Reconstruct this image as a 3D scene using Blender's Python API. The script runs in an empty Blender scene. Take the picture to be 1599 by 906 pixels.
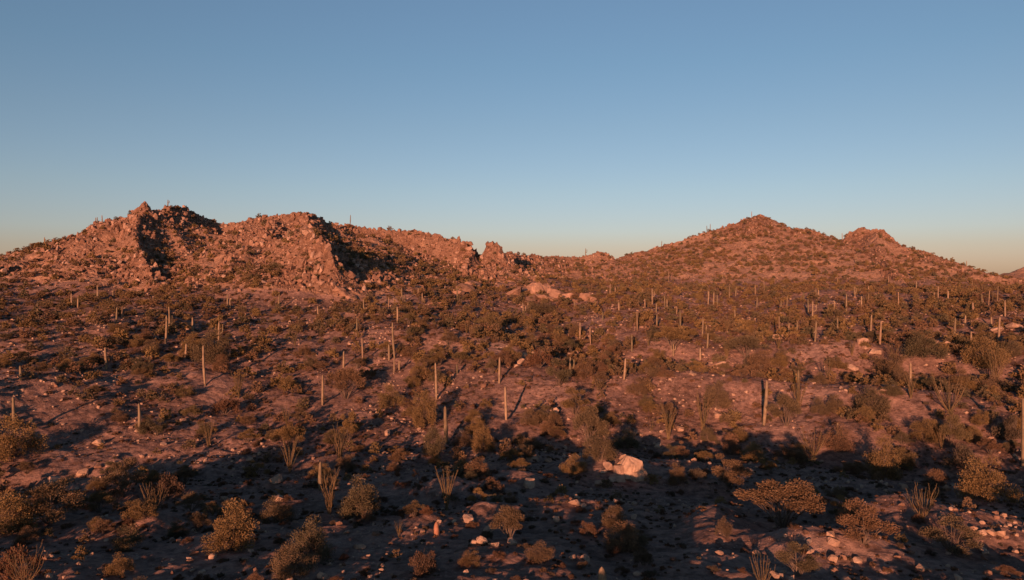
import bpy, math, random
import numpy as np
from mathutils import Vector, Matrix

R = math.radians
rnd = random.Random(7)
rng = np.random.default_rng(11)
scene = bpy.context.scene
COL = scene.collection

# ------------------------------------------------------------------ camera, sky, sun
W0, H0 = 1599.0, 906.0
F = 1142.0                       # focal length in photograph pixels (about 70 degrees wide)
CAMZ = 27.0
PITCH = math.atan(23.0 / F)      # camera tilted slightly down
cam_d = bpy.data.cameras.new('camera')
cam = bpy.data.objects.new('camera', cam_d)
COL.objects.link(cam)
cam.location = (0, 0, CAMZ)
cam.rotation_euler = (math.pi / 2 - PITCH, 0, 0)
cam_d.sensor_fit = 'HORIZONTAL'
cam_d.sensor_width = 36.0
cam_d.lens = 36.0 * F / W0
cam_d.clip_start = 0.5
cam_d.clip_end = 20000
scene.camera = cam

SUN_EL = 7.0                     # degrees above the horizon
SUN_TO = 16.0                    # light travels towards this azimuth, clockwise from +Y
world = bpy.data.worlds.new('World')
scene.world = world
world.use_nodes = True
wn, wl = world.node_tree.nodes, world.node_tree.links
wn.clear()
out = wn.new('ShaderNodeOutputWorld')
bg = wn.new('ShaderNodeBackground')
sky = wn.new('ShaderNodeTexSky')
sky.sky_type = 'NISHITA'
sky.sun_disc = False
sky.sun_elevation = R(SUN_EL)
sky.sun_rotation = R(SUN_TO + 180)
sky.altitude = 600
sky.air_density = 1.0
sky.dust_density = 0.6
sky.ozone_density = 2.0
tc = wn.new('ShaderNodeTexCoord')
sep = wn.new('ShaderNodeSeparateXYZ')
wl.new(tc.outputs['Generated'], sep.inputs[0])
ramp = wn.new('ShaderNodeValToRGB')
SKYRAMP = [(0.0, (0.83, 0.67, 0.90)), (0.02, (0.84, 0.67, 0.89)), (0.037, (0.86, 0.69, 0.86)), (0.058, (0.89, 0.76, 0.93)), (0.112, (0.92, 0.81, 0.89)), (0.196, (0.92, 0.84, 0.87)), (0.274, (0.90, 0.88, 0.90)), (0.36, (0.95, 0.92, 0.94)), (0.6, (0.4, 0.43, 0.47)), (1.0, (0.25, 0.28, 0.33))]
cr = ramp.color_ramp
while len(cr.elements) < len(SKYRAMP):
    cr.elements.new(0.5)
for e, (p, c) in zip(cr.elements, SKYRAMP):
    e.position = p
    e.color = (c[0], c[1], c[2], 1)
wl.new(sep.outputs['Z'], ramp.inputs[0])
mul = wn.new('ShaderNodeMix')
mul.data_type = 'RGBA'
mul.blend_type = 'MULTIPLY'
mul.inputs[0].default_value = 1.0
wl.new(sky.outputs[0], mul.inputs[6])
wl.new(ramp.outputs[0], mul.inputs[7])
wl.new(mul.outputs[2], bg.inputs[0])
bg.inputs[1].default_value = 0.095
wl.new(bg.outputs[0], out.inputs[0])

sun_d = bpy.data.lights.new('sun', 'SUN')
sun = bpy.data.objects.new('sun', sun_d)
COL.objects.link(sun)
sun_d.energy = 5.0
sun_d.angle = R(0.5)
sun_d.color = (1.0, 0.43, 0.245)
_a, _e = R(SUN_TO), R(SUN_EL)
LDIR = Vector((math.sin(_a) * math.cos(_e), math.cos(_a) * math.cos(_e), -math.sin(_e)))
sun.rotation_euler = LDIR.to_track_quat('-Z', 'Y').to_euler()

scene.view_settings.view_transform = 'Standard'
scene.view_settings.look = 'None'
scene.view_settings.exposure = 0.6
scene.view_settings.gamma = 1.0
scene.view_settings.use_curve_mapping = False
scene.cycles.max_bounces = 5
scene.cycles.diffuse_bounces = 2
scene.cycles.transparent_max_bounces = 4
scene.cycles.use_denoising = True

# ------------------------------------------------------------------ numeric helpers
def hash2(ix, iy, seed):
    h = (ix.astype(np.int64) * 374761393 + iy.astype(np.int64) * 668265263 + seed * 974634777) & 0xffffffff
    h = ((h ^ (h >> 13)) * 1274126177) & 0xffffffff
    h = h ^ (h >> 16)
    h = (h * 2246822519) & 0xffffffff
    h = h ^ (h >> 13)
    return h.astype(np.float64) / 4294967295.0

def vnoise(x, y, seed=0):
    ix, iy = np.floor(x), np.floor(y)
    fx, fy = x - ix, y - iy
    fx = fx * fx * fx * (fx * (fx * 6 - 15) + 10)
    fy = fy * fy * fy * (fy * (fy * 6 - 15) + 10)
    a = hash2(ix, iy, seed); b = hash2(ix + 1, iy, seed)
    c = hash2(ix, iy + 1, seed); d = hash2(ix + 1, iy + 1, seed)
    return (a * (1 - fx) + b * fx) * (1 - fy) + (c * (1 - fx) + d * fx) * fy

def fbm(x, y, oct=4, seed=0, gain=0.5):
    s, a, t = 0.0, 1.0, 0.0
    for i in range(oct):
        s = s + a * (vnoise(x, y, seed + i * 17) - 0.5)
        t += a
        a *= gain
        x, y = x * 2.03 + 13.7, y * 2.03 - 7.1
    return s / t * 2.0

def cells(x, y, seed=0, want_id=False):
    ix, iy = np.floor(x), np.floor(y)
    f1 = np.full(x.shape, 9.0); f2 = np.full(x.shape, 9.0); hid = np.zeros(x.shape)
    for dx in (-1, 0, 1):
        for dy in (-1, 0, 1):
            cx, cy = ix + dx, iy + dy
            px = cx + 0.15 + 0.7 * hash2(cx, cy, seed); py = cy + 0.15 + 0.7 * hash2(cx, cy, seed + 5)
            hv = hash2(cx, cy, seed + 9)
            d = np.sqrt((px - x) ** 2 + (py - y) ** 2)
            n = d < f1
            f2 = np.where(n, f1, np.minimum(f2, d))
            hid = np.where(n, hv, hid)
            f1 = np.where(n, d, f1)
    return f1, f2, hid

def smooth(a, b, x):
    t = np.clip((x - a) / (b - a), 0, 1)
    return t * t * (3 - 2 * t)

def pix_dir(px, py):
    u = (px - (W0 - 1) / 2) / F
    v = ((H0 - 1) / 2 - py) / F
    return (u, math.cos(PITCH) + math.sin(PITCH) * v, v * math.cos(PITCH) - math.sin(PITCH))

def PW(px, py, r):
    """the point r metres away (on the level) seen at a pixel of the photograph"""
    d = pix_dir(px, py)
    k = r / math.hypot(d[0], d[1])
    return (d[0] * k, d[1] * k, CAMZ + d[2] * k)

def to_pix(x, y, z):
    dz = z - CAMZ
    yy = y * math.cos(PITCH) - dz * math.sin(PITCH)
    vv = y * math.sin(PITCH) + dz * math.cos(PITCH)
    return (W0 - 1) / 2 + F * x / yy, (H0 - 1) / 2 - F * vv / yy

# ------------------------------------------------------------------ terrain
# crest lines (photo column, photo row, distance in metres); then: slope away from the crest, extra drop near it, its width, rockiness
RIDGES = [
    ([(-420, 436, 330), (-150, 432, 345), (0, 421, 360), (67, 410, 372), (118, 394, 380), (150, 379, 385), (176, 360, 389), (200, 340, 393), (216, 323, 395), (226, 318, 395), (236, 323, 396), (246, 335, 402)], 0.44, 10, 13, 1.0, 'left'),
    ([(240, 332, 408), (262, 325, 418), (300, 329, 434), (318, 339, 438), (345, 346, 436), (380, 346, 424), (400, 337, 409), (430, 333, 404), (456, 329, 400), (478, 330, 400), (500, 334, 404), (516, 343, 412)], 0.30, 10, 14, 0.9, 'left'),
    ([(478, 332, 398), (482, 347, 364), (488, 361, 334), (499, 376, 302)], 0.31, 4, 8, 0.9, 'left'),
    ([(412, 366, 352), (450, 369, 314), (480, 367, 284), (503, 380, 270), (513, 396, 259), (522, 416, 251), (532, 440, 246), (541, 463, 243)], 0.48, 6, 7, 1.0, 'left'),
    ([(226, 319, 394), (206, 362, 362), (222, 400, 330), (240, 430, 304)], 0.40, 5, 12, 0.9, 'left'),
    ([(246, 335, 402), (272, 358, 382), (292, 388, 352), (312, 414, 326)], 0.36, 3, 11, 0.8, 'left'),
    ([(520, 344, 406), (530, 354, 390), (538, 364, 374)], 0.42, 4, 8, 0.7, 'left'),
    ([(430, 336, 402), (412, 366, 352), (385, 395, 316), (345, 425, 288), (275, 446, 272)], 0.34, 5, 12, 1.0, 'left'),
    ([(412, 366, 352), (440, 392, 312), (446, 425, 282), (470, 452, 266)], 0.34, 4, 10, 0.9, 'left'),
    ([(516, 343, 408), (560, 351, 404), (620, 357, 399), (680, 366, 391), (712, 371, 384), (733, 378, 378)], 0.58, 8, 12, 0.75, 'left'),
    ([(690, 372, 386), (726, 378, 374), (738, 392, 362), (725, 418, 345)], 0.34, 9, 6, 1.0, 'left'),
    ([(738, 393, 380), (752, 397, 378), (760, 385, 372), (768, 378, 370), (777, 381, 370), (784, 398, 368), (800, 412, 366)], 0.34, 10, 6, 1.0, 'left'),
    ([(775, 393, 420), (830, 399, 450), (880, 401, 462), (914, 398, 466), (930, 393, 466), (945, 394, 468), (960, 405, 468), (975, 420, 466)], 0.21, 7, 10, 0.75, 'left'),
    ([(960, 404, 500), (985, 397, 518), (1060, 375, 528), (1109, 361, 534), (1150, 348, 538), (1174, 339, 540), (1186, 334, 540), (1198, 339, 540), (1218, 352, 540), (1250, 357, 536), (1280, 363, 535), (1303, 375, 533), (1325, 382, 528), (1360, 386, 520), (1400, 394, 512), (1425, 402, 505), (1448, 410, 498), (1480, 419, 490), (1520, 425, 482), (1562, 432, 476), (1700, 446, 470)], 0.27, 8, 20, 0.55, 'right'),
    ([(1366, 360, 508), (1375, 396, 470), (1400, 430, 415), (1450, 458, 365)], 0.38, 5, 14, 0.55, 'right'),
    ([(1540, 432, 640), (1575, 425, 640), (1599, 418, 640), (1700, 405, 650), (2000, 395, 700)], 0.2, 5, 20, 0.4, 'right'),
    ([(790, 452, 322), (815, 441, 318), (850, 438, 314), (880, 448, 309), (905, 460, 304)], 0.33, 2.0, 5, 0.8, 'left'),
    ([(1322, 363, 518), (1340, 356, 516), (1360, 354, 515), (1378, 355, 515), (1394, 367, 512)], 0.55, 10, 9, 0.75, 'right'),
]
BASE_R = [0, 20, 40, 60, 80, 100, 115, 130, 150, 180, 220, 260, 300, 350, 420, 600, 1000, 4000, 9000]
BASE_Z = [10.0, 9.3, 7.3, 5.05, 2.75, 0.8, 0.1, 1.9, 5.6, 10.3, 14.3, 17.3, 19.3, 20.8, 20.5, 15.0, 6.0, -10, -30]

# low swells: photo column, row where the crest lies, distance, half length across, half width along the view, height
SWELLS = [
    (1330, 640, 128, 9, 5, 0.9), (700, 790, 82, 4, 3.5, 1.0), (230, 820, 77, 4, 3, 0.8), (430, 745, 96, 3, 3, 0.7), (765, 850, 70, 3, 3, 0.9), (655, 880, 66, 3, 3, 0.7), (1060, 720, 102, 4, 3, 0.7),
    (1010, 603, 144, 13, 7, 2.0), (1130, 603, 143, 13, 7, 2.1), (1290, 603, 142, 14, 7, 1.9), (1400, 603, 142, 10, 7, 1.7), (1540, 600, 140, 10, 7, 1.9), (830, 575, 168, 14, 7, 1.0), (640, 560, 172, 16, 8, 1.2), (180, 600, 150, 18, 7, 0.9),
    (1120, 568, 166, 16, 8, -2.3), (1330, 566, 167, 18, 8, -2.5), (1520, 568, 166, 16, 8, -2.5), (1080, 690, 116, 15, 7.5, -1.3), (1380, 700, 115, 17, 7.5, -1.4), (900, 690, 116, 10, 6, -0.7), (620, 690, 115, 10, 6, -0.6),
    (440, 720, 106, 12, 6, -0.9), (60, 700, 112, 12, 6, -1.7), (1180, 775, 88, 10, 6, -1.0), (300, 860, 74, 9, 5, -0.7),

    (900, 820, 74, 5.5, 5, 1.2), (800, 765, 88, 5, 4, 1.1), (1490, 795, 80, 8, 6, 1.7), (1270, 790, 80, 4, 4, 1.1), (1325, 870, 66, 4, 4, 1.0), (1240, 880, 64, 3, 3, 0.7),
    (1118, 840, 70, 2.5, 7, 1.0), (730, 655, 125, 6, 3, 0.9), (560, 700, 108, 6, 4, 1.2), (130, 700, 107, 9, 3, 1.7), (965, 745, 98, 6, 5, 2.6), (200, 745, 96, 7, 3, 1.1), (1400, 790, 82, 3, 3, 0.8),
    (1330, 640, 128, 9, 5, 0.7), (690, 790, 85, 4, 3, 0.35), (220, 820, 80, 5, 3, 0.35),
]

# low spurs of ground running down from the hills: (column, distance) along the spur, height, half width
SPURS = [
    ([(470, 262), (540, 215), (640, 182), (740, 160), (830, 146)], 3.0, 17), ([(300, 262), (180, 215), (60, 172), (-60, 150)], 2.4, 16),
    ([(960, 280), (985, 225), (1040, 180)], 2.2, 14), ([(1300, 290), (1330, 225), (1300, 182)], 2.6, 17), ([(1560, 280), (1600, 200)], 2.0, 14),
    ([(560, 325), (620, 335), (690, 340)], -8.0, 20),
    ([(800, 262), (870, 200), (905, 165)], -1.8, 13), ([(1160, 270), (1180, 205)], -1.6, 13),
]
def base_height(x, y):
    r = np.hypot(x, y)
    z = np.interp(r, BASE_R, BASE_Z)
    z = z + 0.9 * fbm(x / 38, y / 38, 3, 3) * smooth(20, 90, r)
    for pts, h, w in SPURS:
        P = []
        for px, d in pts:
            dd = pix_dir(px, 500); k = d / math.hypot(dd[0], dd[1]); P.append((dd[0] * k, dd[1] * k))
        dm = np.full(x.shape, 1e9)
        for (x0, y0), (x1, y1) in zip(P[:-1], P[1:]):
            ex, ey = x1 - x0, y1 - y0
            t = np.clip(((x - x0) * ex + (y - y0) * ey) / (ex * ex + ey * ey), 0, 1)
            dm = np.minimum(dm, np.hypot(x - x0 - t * ex, y - y0 - t * ey))
        z = z + h * np.exp(-(dm / w) ** 2)
    for px, py, d, lx, ly, h in SWELLS:
        if d < 96 and h > 0: h *= 1.35
        c = PW(px, py, d)
        ca = math.atan2(c[0], c[1])
        ux, uy = math.cos(ca), -math.sin(ca)
        du = (x - c[0]) * ux + (y - c[1]) * uy
        dv = (x - c[0]) * math.sin(ca) + (y - c[1]) * math.cos(ca)
        z = z + h * np.exp(-(du / lx) ** 2 - (dv / ly) ** 2)
    return z

def terrain(x, y):
    base = base_height(x, y)
    far = np.hypot(x, y)
    sel = (far > 170) & (far < 1500)
    z = base.copy()
    rock = np.zeros_like(base); side = np.zeros_like(base)
    xs, ys = x[sel], y[sel]
    wx = xs + 7 * fbm(xs / 22, ys / 22, 3, 21); wy = ys + 7 * fbm(xs / 22, ys / 22, 3, 37)
    # keep the crests themselves where they are
    best = np.full(xs.shape, -99.0); rk = np.zeros(xs.shape); sd = np.zeros(xs.shape)
    zs = base[sel].copy()
    for pts, slope, extra, L, rockiness, name in RIDGES:
        P = [PW(*p) for p in pts]
        h = np.full(xs.shape, -999.0); d = np.full(xs.shape, 1e9); dtrue = np.full(xs.shape, 1e9)
        for (x0, y0, z0), (x1, y1, z1) in zip(P[:-1], P[1:]):
            ex, ey = x1 - x0, y1 - y0
            l2 = ex * ex + ey * ey
            t = np.clip(((xs - x0) * ex + (ys - y0) * ey) / l2, 0, 1)
            dt = np.hypot(xs - x0 - t * ex, ys - y0 - t * ey)
            t2 = np.clip(((wx - x0) * ex + (wy - y0) * ey) / l2, 0, 1)
            dw = np.hypot(wx - x0 - t2 * ex, wy - y0 - t2 * ey)
            w = smooth(2, 22, dt)
            dd = dt * (1 - w) + dw * w
            tt = t * (1 - w) + t2 * w
            hs_ = z0 + tt * (z1 - z0) - slope * dd - extra * (1 - np.exp(-dd / L))
            m_ = hs_ > h
            h = np.where(m_, hs_, h); d = np.where(m_, dd, d); dtrue = np.minimum(dtrue, dt)
        m = h > best
        best = np.where(m, h, best)
        prox = rockiness * (np.exp(-d / 60.0) * 0.9 + 0.1)
        rk = np.where(m, prox, rk)
        sd = np.where(m, {'right': 1.0, 'left': -1.0, 'ground': 0.0}[name], sd)
        k = 8.0
        hh = np.clip(0.5 + 0.5 * (zs - h) / k, 0, 1)
        zs = h * (1 - hh) + zs * hh + k * hh * (1 - hh) * smooth(4, 20, dtrue)
    up = smooth(0.5, 5.0, best - base[sel])
    crag = rk * up
    patch = smooth(-0.25, 0.25, fbm(xs / 17, ys / 17, 3, 55))
    crag = crag * (0.35 + 0.65 * patch)
    # blocky crags: tilted cells with cracks between them
    f1, f2, hid = cells(xs / 6.5 + 0.35 * fbm(xs / 5, ys / 5, 2, 61), ys / 5.0, 71)
    g1, g2, gid = cells(xs / 2.7, ys / 2.3, 83)
    blk = (hid - 0.45) * 2.6 + smooth(0.0, 0.22, f2 - f1) * 0.9 - 0.6
    blk2 = (gid - 0.45) * 1.1 + smooth(0.0, 0.2, g2 - g1) * 0.5 - 0.3
    zs = zs + crag * (blk * 0.95 + blk2 * 1.0) + up * 0.5 * fbm(xs / 9, ys / 9, 4, 91)
    z[sel] = zs
    rock[sel] = crag
    side[sel] = np.where(up > 0.25, sd, 0)
    # ground-level roughness, everywhere
    z = z + 1.5 * fbm(x / 34 + 2, y / 30, 3, 12) * smooth(130, 190, far) * smooth(330, 260, far)
    z = z + 1.1 * fbm(x / 20 + 0.3 * y / 20, y / 13, 3, 8) * smooth(110, 170, far)
    z = z + 0.65 * fbm(x / 8.5, y / 6.5, 3, 5) + 0.27 * fbm(x / 2.3, y / 1.9, 3, 6) * smooth(0, 60, far) + 0.09 * fbm(x / 0.75, y / 0.6, 2, 9) * smooth(300, 120, far)
    return z, rock, side

A0 = R(46)
az = np.concatenate([np.linspace(-A0, A0, 1101), np.linspace(A0, 2 * math.pi - A0, 181)[1:]])   # last one closes the circle
AZ = az.copy()
rad = np.concatenate([np.geomspace(3, 45, 50), np.geomspace(45, 720, 1000)[1:], np.geomspace(720, 9000, 60)[1:]])
GA, GR = np.meshgrid(az[:-1], rad)          # rows: radius, cols: azimuth
GX, GY = np.sin(GA) * GR, np.cos(GA) * GR
GZ, GROCK, GSIDE = terrain(GX, GY)
NR, NA = GZ.shape
GZc = np.concatenate([GZ, GZ[:, :1]], axis=1)
GROCKc = np.concatenate([GROCK, GROCK[:, :1]], axis=1)
LOGR = np.log(rad)

def grid_at(G, x, y):
    x = np.asarray(x, float); y = np.asarray(y, float)
    a = np.arctan2(x, y)
    a = np.where(a < -A0, a + 2 * math.pi, a)
    r = np.clip(np.hypot(x, y), rad[0], rad[-1] * 0.999)
    j = np.clip(np.searchsorted(AZ, a, side='right') - 1, 0, NA - 1)
    i = np.clip(np.searchsorted(rad, r, side='right') - 1, 0, NR - 2)
    fa = np.clip((a - AZ[j]) / (AZ[j + 1] - AZ[j]), 0, 1)
    fr = (r - rad[i]) / (rad[i + 1] - rad[i])
    return (G[i, j] * (1 - fa) + G[i, j + 1] * fa) * (1 - fr) + (G[i + 1, j] * (1 - fa) + G[i + 1, j + 1] * fa) * fr

def hz(x, y):
    return float(grid_at(GZc, x, y))

TANG = (GZc - CAMZ) / rad[:, None]
def at(px, py, rmin=45.0):
    """ground point seen at a pixel of the photograph; above a skyline, the skyline itself"""
    d = pix_dir(px, py)
    a = math.atan2(d[0], d[1])
    t = d[2] / math.hypot(d[0], d[1])
    j = int(np.argmin(np.abs(AZ[:1101] - a)))
    col = TANG[:, j]
    ok = np.where((col >= t) & (rad > rmin) & (rad < 720))[0]
    if len(ok):
        i = ok[0]
        if i > 0 and col[i] > col[i - 1]:
            f = (t - col[i - 1]) / (col[i] - col[i - 1])
            r = rad[i - 1] + min(max(f, 0), 1) * (rad[i] - rad[i - 1])
        else:
            r = rad[i]
    else:
        m = (rad > rmin) & (rad < 700)
        r = rad[m][int(np.argmax(col[m]))]
    x, y = math.sin(a) * r, math.cos(a) * r
    return x, y, hz(x, y), r

# horizon profile from the camera for cheap visibility tests
def visible(x, y, z, slack=0.6):
    a = np.arctan2(x, y); r = np.hypot(x, y)
    j = np.clip(np.searchsorted(AZ[:1101], a), 0, 1100)
    i = np.clip(np.searchsorted(rad, r) - 2, 0, NR - 1)
    return (z + slack - CAMZ) / r >= TMAX[i, j]
TMAX = np.maximum.accumulate(TANG, axis=0)

# ------------------------------------------------------------------ materials
def nt(name):
    m = bpy.data.materials.new(name)
    m.use_nodes = True
    n, l = m.node_tree.nodes, m.node_tree.links
    b = n['Principled BSDF']
    b.inputs['Roughness'].default_value = 0.95
    b.inputs['Specular IOR Level'].default_value = 0.15
    return m, n, l, b

def noise(n, l, vec, scale, detail=4, rough=0.6):
    t = n.new('ShaderNodeTexNoise')
    t.inputs['Scale'].default_value = scale
    t.inputs['Detail'].default_value = detail
    t.inputs['Roughness'].default_value = rough
    if vec: l.new(vec, t.inputs['Vector'])
    return t

def cramp(n, l, fac, stops):
    r = n.new('ShaderNodeValToRGB')
    while len(r.color_ramp.elements) < len(stops):
        r.color_ramp.elements.new(0.5)
    for e, (p, c) in zip(r.color_ramp.elements, stops):
        e.position = p
        e.color = (*c, 1) if len(c) == 3 else c
    if fac is not None: l.new(fac, r.inputs[0])
    return r

def mix(n, l, fac, a, b, mode='MIX'):
    m = n.new('ShaderNodeMix'); m.data_type = 'RGBA'; m.blend_type = mode
    if isinstance(fac, (int, float)): m.inputs[0].default_value = fac
    else: l.new(fac, m.inputs[0])
    for i, v in ((6, a), (7, b)):
        if isinstance(v, tuple): m.inputs[i].default_value = (*v, 1)
        else: l.new(v, m.inputs[i])
    return m.outputs[2]

def mat_ground():
    m, n, l, b = nt('desert_ground')
    pos = n.new('ShaderNodeNewGeometry').outputs['Position']
    big = noise(n, l, pos, 0.06, 4)
    c1 = cramp(n, l, big.outputs[0], [(0.3, (0.19, 0.118, 0.092)), (0.55, (0.275, 0.175, 0.14)), (0.75, (0.35, 0.24, 0.195))])
    mid = noise(n, l, pos, 0.9, 6, 0.7)
    c2 = cramp(n, l, mid.outputs[0], [(0.36, (0.38, 0.34, 0.32)), (0.5, (0.9, 0.9, 0.9)), (0.66, (1.5, 1.45, 1.4))])
    col = mix(n, l, 0.85, c1.outputs[0], c2.outputs[0], 'MULTIPLY')
    # pebbles
    v = n.new('ShaderNodeTexVoronoi'); v.inputs['Scale'].default_value = 2.6
    l.new(pos, v.inputs['Vector'])
    peb = cramp(n, l, v.outputs['Distance'], [(0.16, (1, 1, 1)), (0.26, (0, 0, 0))])
    pm = noise(n, l, pos, 0.35, 3)
    pmr = cramp(n, l, pm.outputs[0], [(0.5, (0, 0, 0)), (0.6, (1, 1, 1))])
    pf = mix(n, l, 1.0, peb.outputs[0], pmr.outputs[0], 'MULTIPLY')
    col = mix(n, l, pf, col, (0.36, 0.28, 0.24))
    l.new(col, b.inputs['Base Color'])
    bp = n.new('ShaderNodeBump'); bp.inputs['Strength'].default_value = 0.9; bp.inputs['Distance'].default_value = 0.35
    fine = noise(n, l, pos, 1.6, 8, 0.72)
    l.new(fine.outputs[0], bp.inputs['Height'])
    l.new(bp.outputs[0], b.inputs['Normal'])
    return m

def mat_hill():
    m, n, l, b = nt('hill_rock_and_soil')
    pos = n.new('ShaderNodeNewGeometry').outputs['Position']
    at_ = n.new('ShaderNodeAttribute'); at_.attribute_name = 'rockiness'
    big = noise(n, l, pos, 0.05, 4)
    soil = cramp(n, l, big.outputs[0], [(0.3, (0.34, 0.205, 0.138)), (0.7, (0.44, 0.285, 0.20))])
    n2 = noise(n, l, pos, 0.35, 7, 0.7)
    rock = cramp(n, l, n2.outputs[0], [(0.3, (0.11, 0.06, 0.04)), (0.5, (0.21, 0.125, 0.085)), (0.7, (0.31, 0.20, 0.145))])
    f = cramp(n, l, at_.outputs['Fac'], [(0.1, (0, 0, 0)), (0.4, (1, 1, 1))])
    col = mix(n, l, f.outputs[0], soil.outputs[0], rock.outputs[0])
    n3 = noise(n, l, pos, 1.1, 6, 0.75)
    sp = cramp(n, l, n3.outputs[0], [(0.36, (0.45, 0.42, 0.38)), (0.52, (1, 1, 1)), (0.7, (1.35, 1.3, 1.25))])
    col = mix(n, l, 0.8, col, sp.outputs[0], 'MULTIPLY')
    l.new(col, b.inputs['Base Color'])
    bp = n.new('ShaderNodeBump'); bp.inputs['Strength'].default_value = 0.8; bp.inputs['Distance'].default_value = 0.9
    n4 = noise(n, l, pos, 0.8, 8, 0.7)
    l.new(n4.outputs[0], bp.inputs['Height'])
    l.new(bp.outputs[0], b.inputs['Normal'])
    return m

def mat_varied(name, stops, scale, bump=0.0, rough=0.95, transl=0.0):
    """colour from a ramp; every object (or every piece of a merged mass, through its 'tint') has its own place on it"""
    m, n, l, b = nt(name)
    b.inputs['Roughness'].default_value = rough
    oi = n.new('ShaderNodeObjectInfo')
    ta = n.new('ShaderNodeAttribute'); ta.attribute_name = 'tint'
    add = n.new('ShaderNodeMath'); add.operation = 'ADD'
    l.new(oi.outputs['Random'], add.inputs[0]); l.new(ta.outputs['Fac'], add.inputs[1])
    fr = n.new('ShaderNodeMath'); fr.operation = 'FRACT'; l.new(add.outputs[0], fr.inputs[0])
    base = cramp(n, l, fr.outputs[0], stops)
    pos = n.new('ShaderNodeNewGeometry').outputs['Position']
    nn = noise(n, l, pos, scale, 5, 0.65)
    v = cramp(n, l, nn.outputs[0], [(0.3, (0.62, 0.6, 0.58)), (0.5, (1, 1, 1)), (0.7, (1.3, 1.3, 1.25))])
    col = mix(n, l, 0.9, base.outputs[0], v.outputs[0], 'MULTIPLY')
    l.new(col, b.inputs['Base Color'])
    if bump:
        bp = n.new('ShaderNodeBump'); bp.inputs['Strength'].default_value = bump; bp.inputs['Distance'].default_value = 0.15
        n4 = noise(n, l, pos, scale * 2.2, 6, 0.7)
        l.new(n4.outputs[0], bp.inputs['Height']); l.new(bp.outputs[0], b.inputs['Normal'])
    if transl:
        t = n.new('ShaderNodeBsdfTranslucent'); l.new(col, t.inputs['Color'])
        ms = n.new('ShaderNodeMixShader'); ms.inputs[0].default_value = transl
        l.new(b.outputs[0], ms.inputs[1]); l.new(t.outputs[0], ms.inputs[2])
        l.new(ms.outputs[0], n['Material Output'].inputs[0])
    return m

M_GROUND = mat_ground()
M_HILL = mat_hill()
M_ROCK = mat_varied('granite', [(0.0, (0.21, 0.122, 0.084)), (0.35, (0.27, 0.165, 0.117)), (0.6, (0.15, 0.086, 0.06)), (0.85, (0.32, 0.21, 0.155)), (1.0, (0.40, 0.285, 0.22))], 1.3, 0.7)
M_PALE = mat_varied('pale_granite', [(0.0, (0.35, 0.235, 0.165)), (0.6, (0.41, 0.295, 0.22)), (1.0, (0.31, 0.205, 0.15))], 1.3, 0.6)
M_SLAB = mat_varied('rust_granite', [(0.0, (0.27, 0.165, 0.115)), (0.5, (0.33, 0.21, 0.155)), (1.0, (0.24, 0.145, 0.10))], 0.9, 0.9)
M_LEAF = mat_varied('olive_foliage', [(0.0, (0.17, 0.118, 0.058)), (0.25, (0.22, 0.148, 0.066)), (0.42, (0.105, 0.092, 0.056)), (0.6, (0.175, 0.11, 0.065)), (0.75, (0.13, 0.106, 0.066)), (0.88, (0.18, 0.108, 0.068)), (1.0, (0.17, 0.118, 0.058))], 0.8, transl=0.15)
M_DRY = mat_varied('dry_foliage', [(0.0, (0.13, 0.07, 0.042)), (0.5, (0.10, 0.064, 0.045)), (0.8, (0.085, 0.07, 0.05)), (1.0, (0.13, 0.07, 0.042))], 0.9, transl=0.12)
M_TWIG = mat_varied('grey_brown_wood', [(0.0, (0.11, 0.08, 0.06)), (1.0, (0.15, 0.115, 0.09))], 3.0)
M_CACTUS = mat_varied('saguaro_skin', [(0.0, (0.22, 0.165, 0.108)), (0.3, (0.29, 0.215, 0.145)), (0.6, (0.13, 0.11, 0.07)), (0.85, (0.18, 0.14, 0.09)), (1.0, (0.22, 0.165, 0.108))], 1.2)
M_CACTUS_FAR = mat_varied('dusty_saguaro_skin', [(0.0, (0.24, 0.165, 0.11)), (0.4, (0.15, 0.115, 0.075)), (0.8, (0.28, 0.20, 0.14)), (1.0, (0.24, 0.165, 0.11))], 1.2)
M_SPINE = mat_varied('saguaro_spines', [(0.0, (0.40, 0.32, 0.22)), (1.0, (0.44, 0.36, 0.25))], 5.0)
M_CANE = mat_varied('ocotillo_cane', [(0.0, (0.15, 0.105, 0.055)), (0.5, (0.19, 0.13, 0.07)), (1.0, (0.105, 0.09, 0.05))], 3.0)
M_BARREL = mat_varied('barrel_cactus_skin', [(0.0, (0.30, 0.15, 0.10)), (1.0, (0.34, 0.17, 0.11))], 3.0)

# ------------------------------------------------------------------ mesh helpers
def mesh_np(name, V, Fc, mats, smooth_=False, attrs=None, mi=None):
    V = np.asarray(V, np.float32); Fc = np.asarray(Fc, np.int32)
    me = bpy.data.meshes.new(name)
    nf, k = Fc.shape
    me.vertices.add(len(V)); me.vertices.foreach_set('co', V.ravel())
    me.loops.add(nf * k); me.loops.foreach_set('vertex_index', Fc.ravel())
    me.polygons.add(nf)
    me.polygons.foreach_set('loop_start', np.arange(0, nf * k, k, dtype=np.int32))
    me.polygons.foreach_set('loop_total', np.full(nf, k, np.int32))
    me.polygons.foreach_set('use_smooth', np.full(nf, smooth_, bool))
    for m in (mats if isinstance(mats, (list, tuple)) else [mats]):
        me.materials.append(m)
    if mi is not None:
        me.polygons.foreach_set('material_index', np.asarray(mi, np.int32))
    me.update(calc_edges=True)
    for an, av in (attrs or {}).items():
        at_ = me.attributes.new(an, 'FLOAT', 'POINT')
        at_.data.foreach_set('value', np.asarray(av, np.float32))
    return me

def tag(o, label=None, cat=None, group=None, kind=None):
    if label: o['label'] = label
    if cat: o['category'] = cat
    if group: o['group'] = group
    if kind: o['kind'] = kind
    return o

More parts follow.
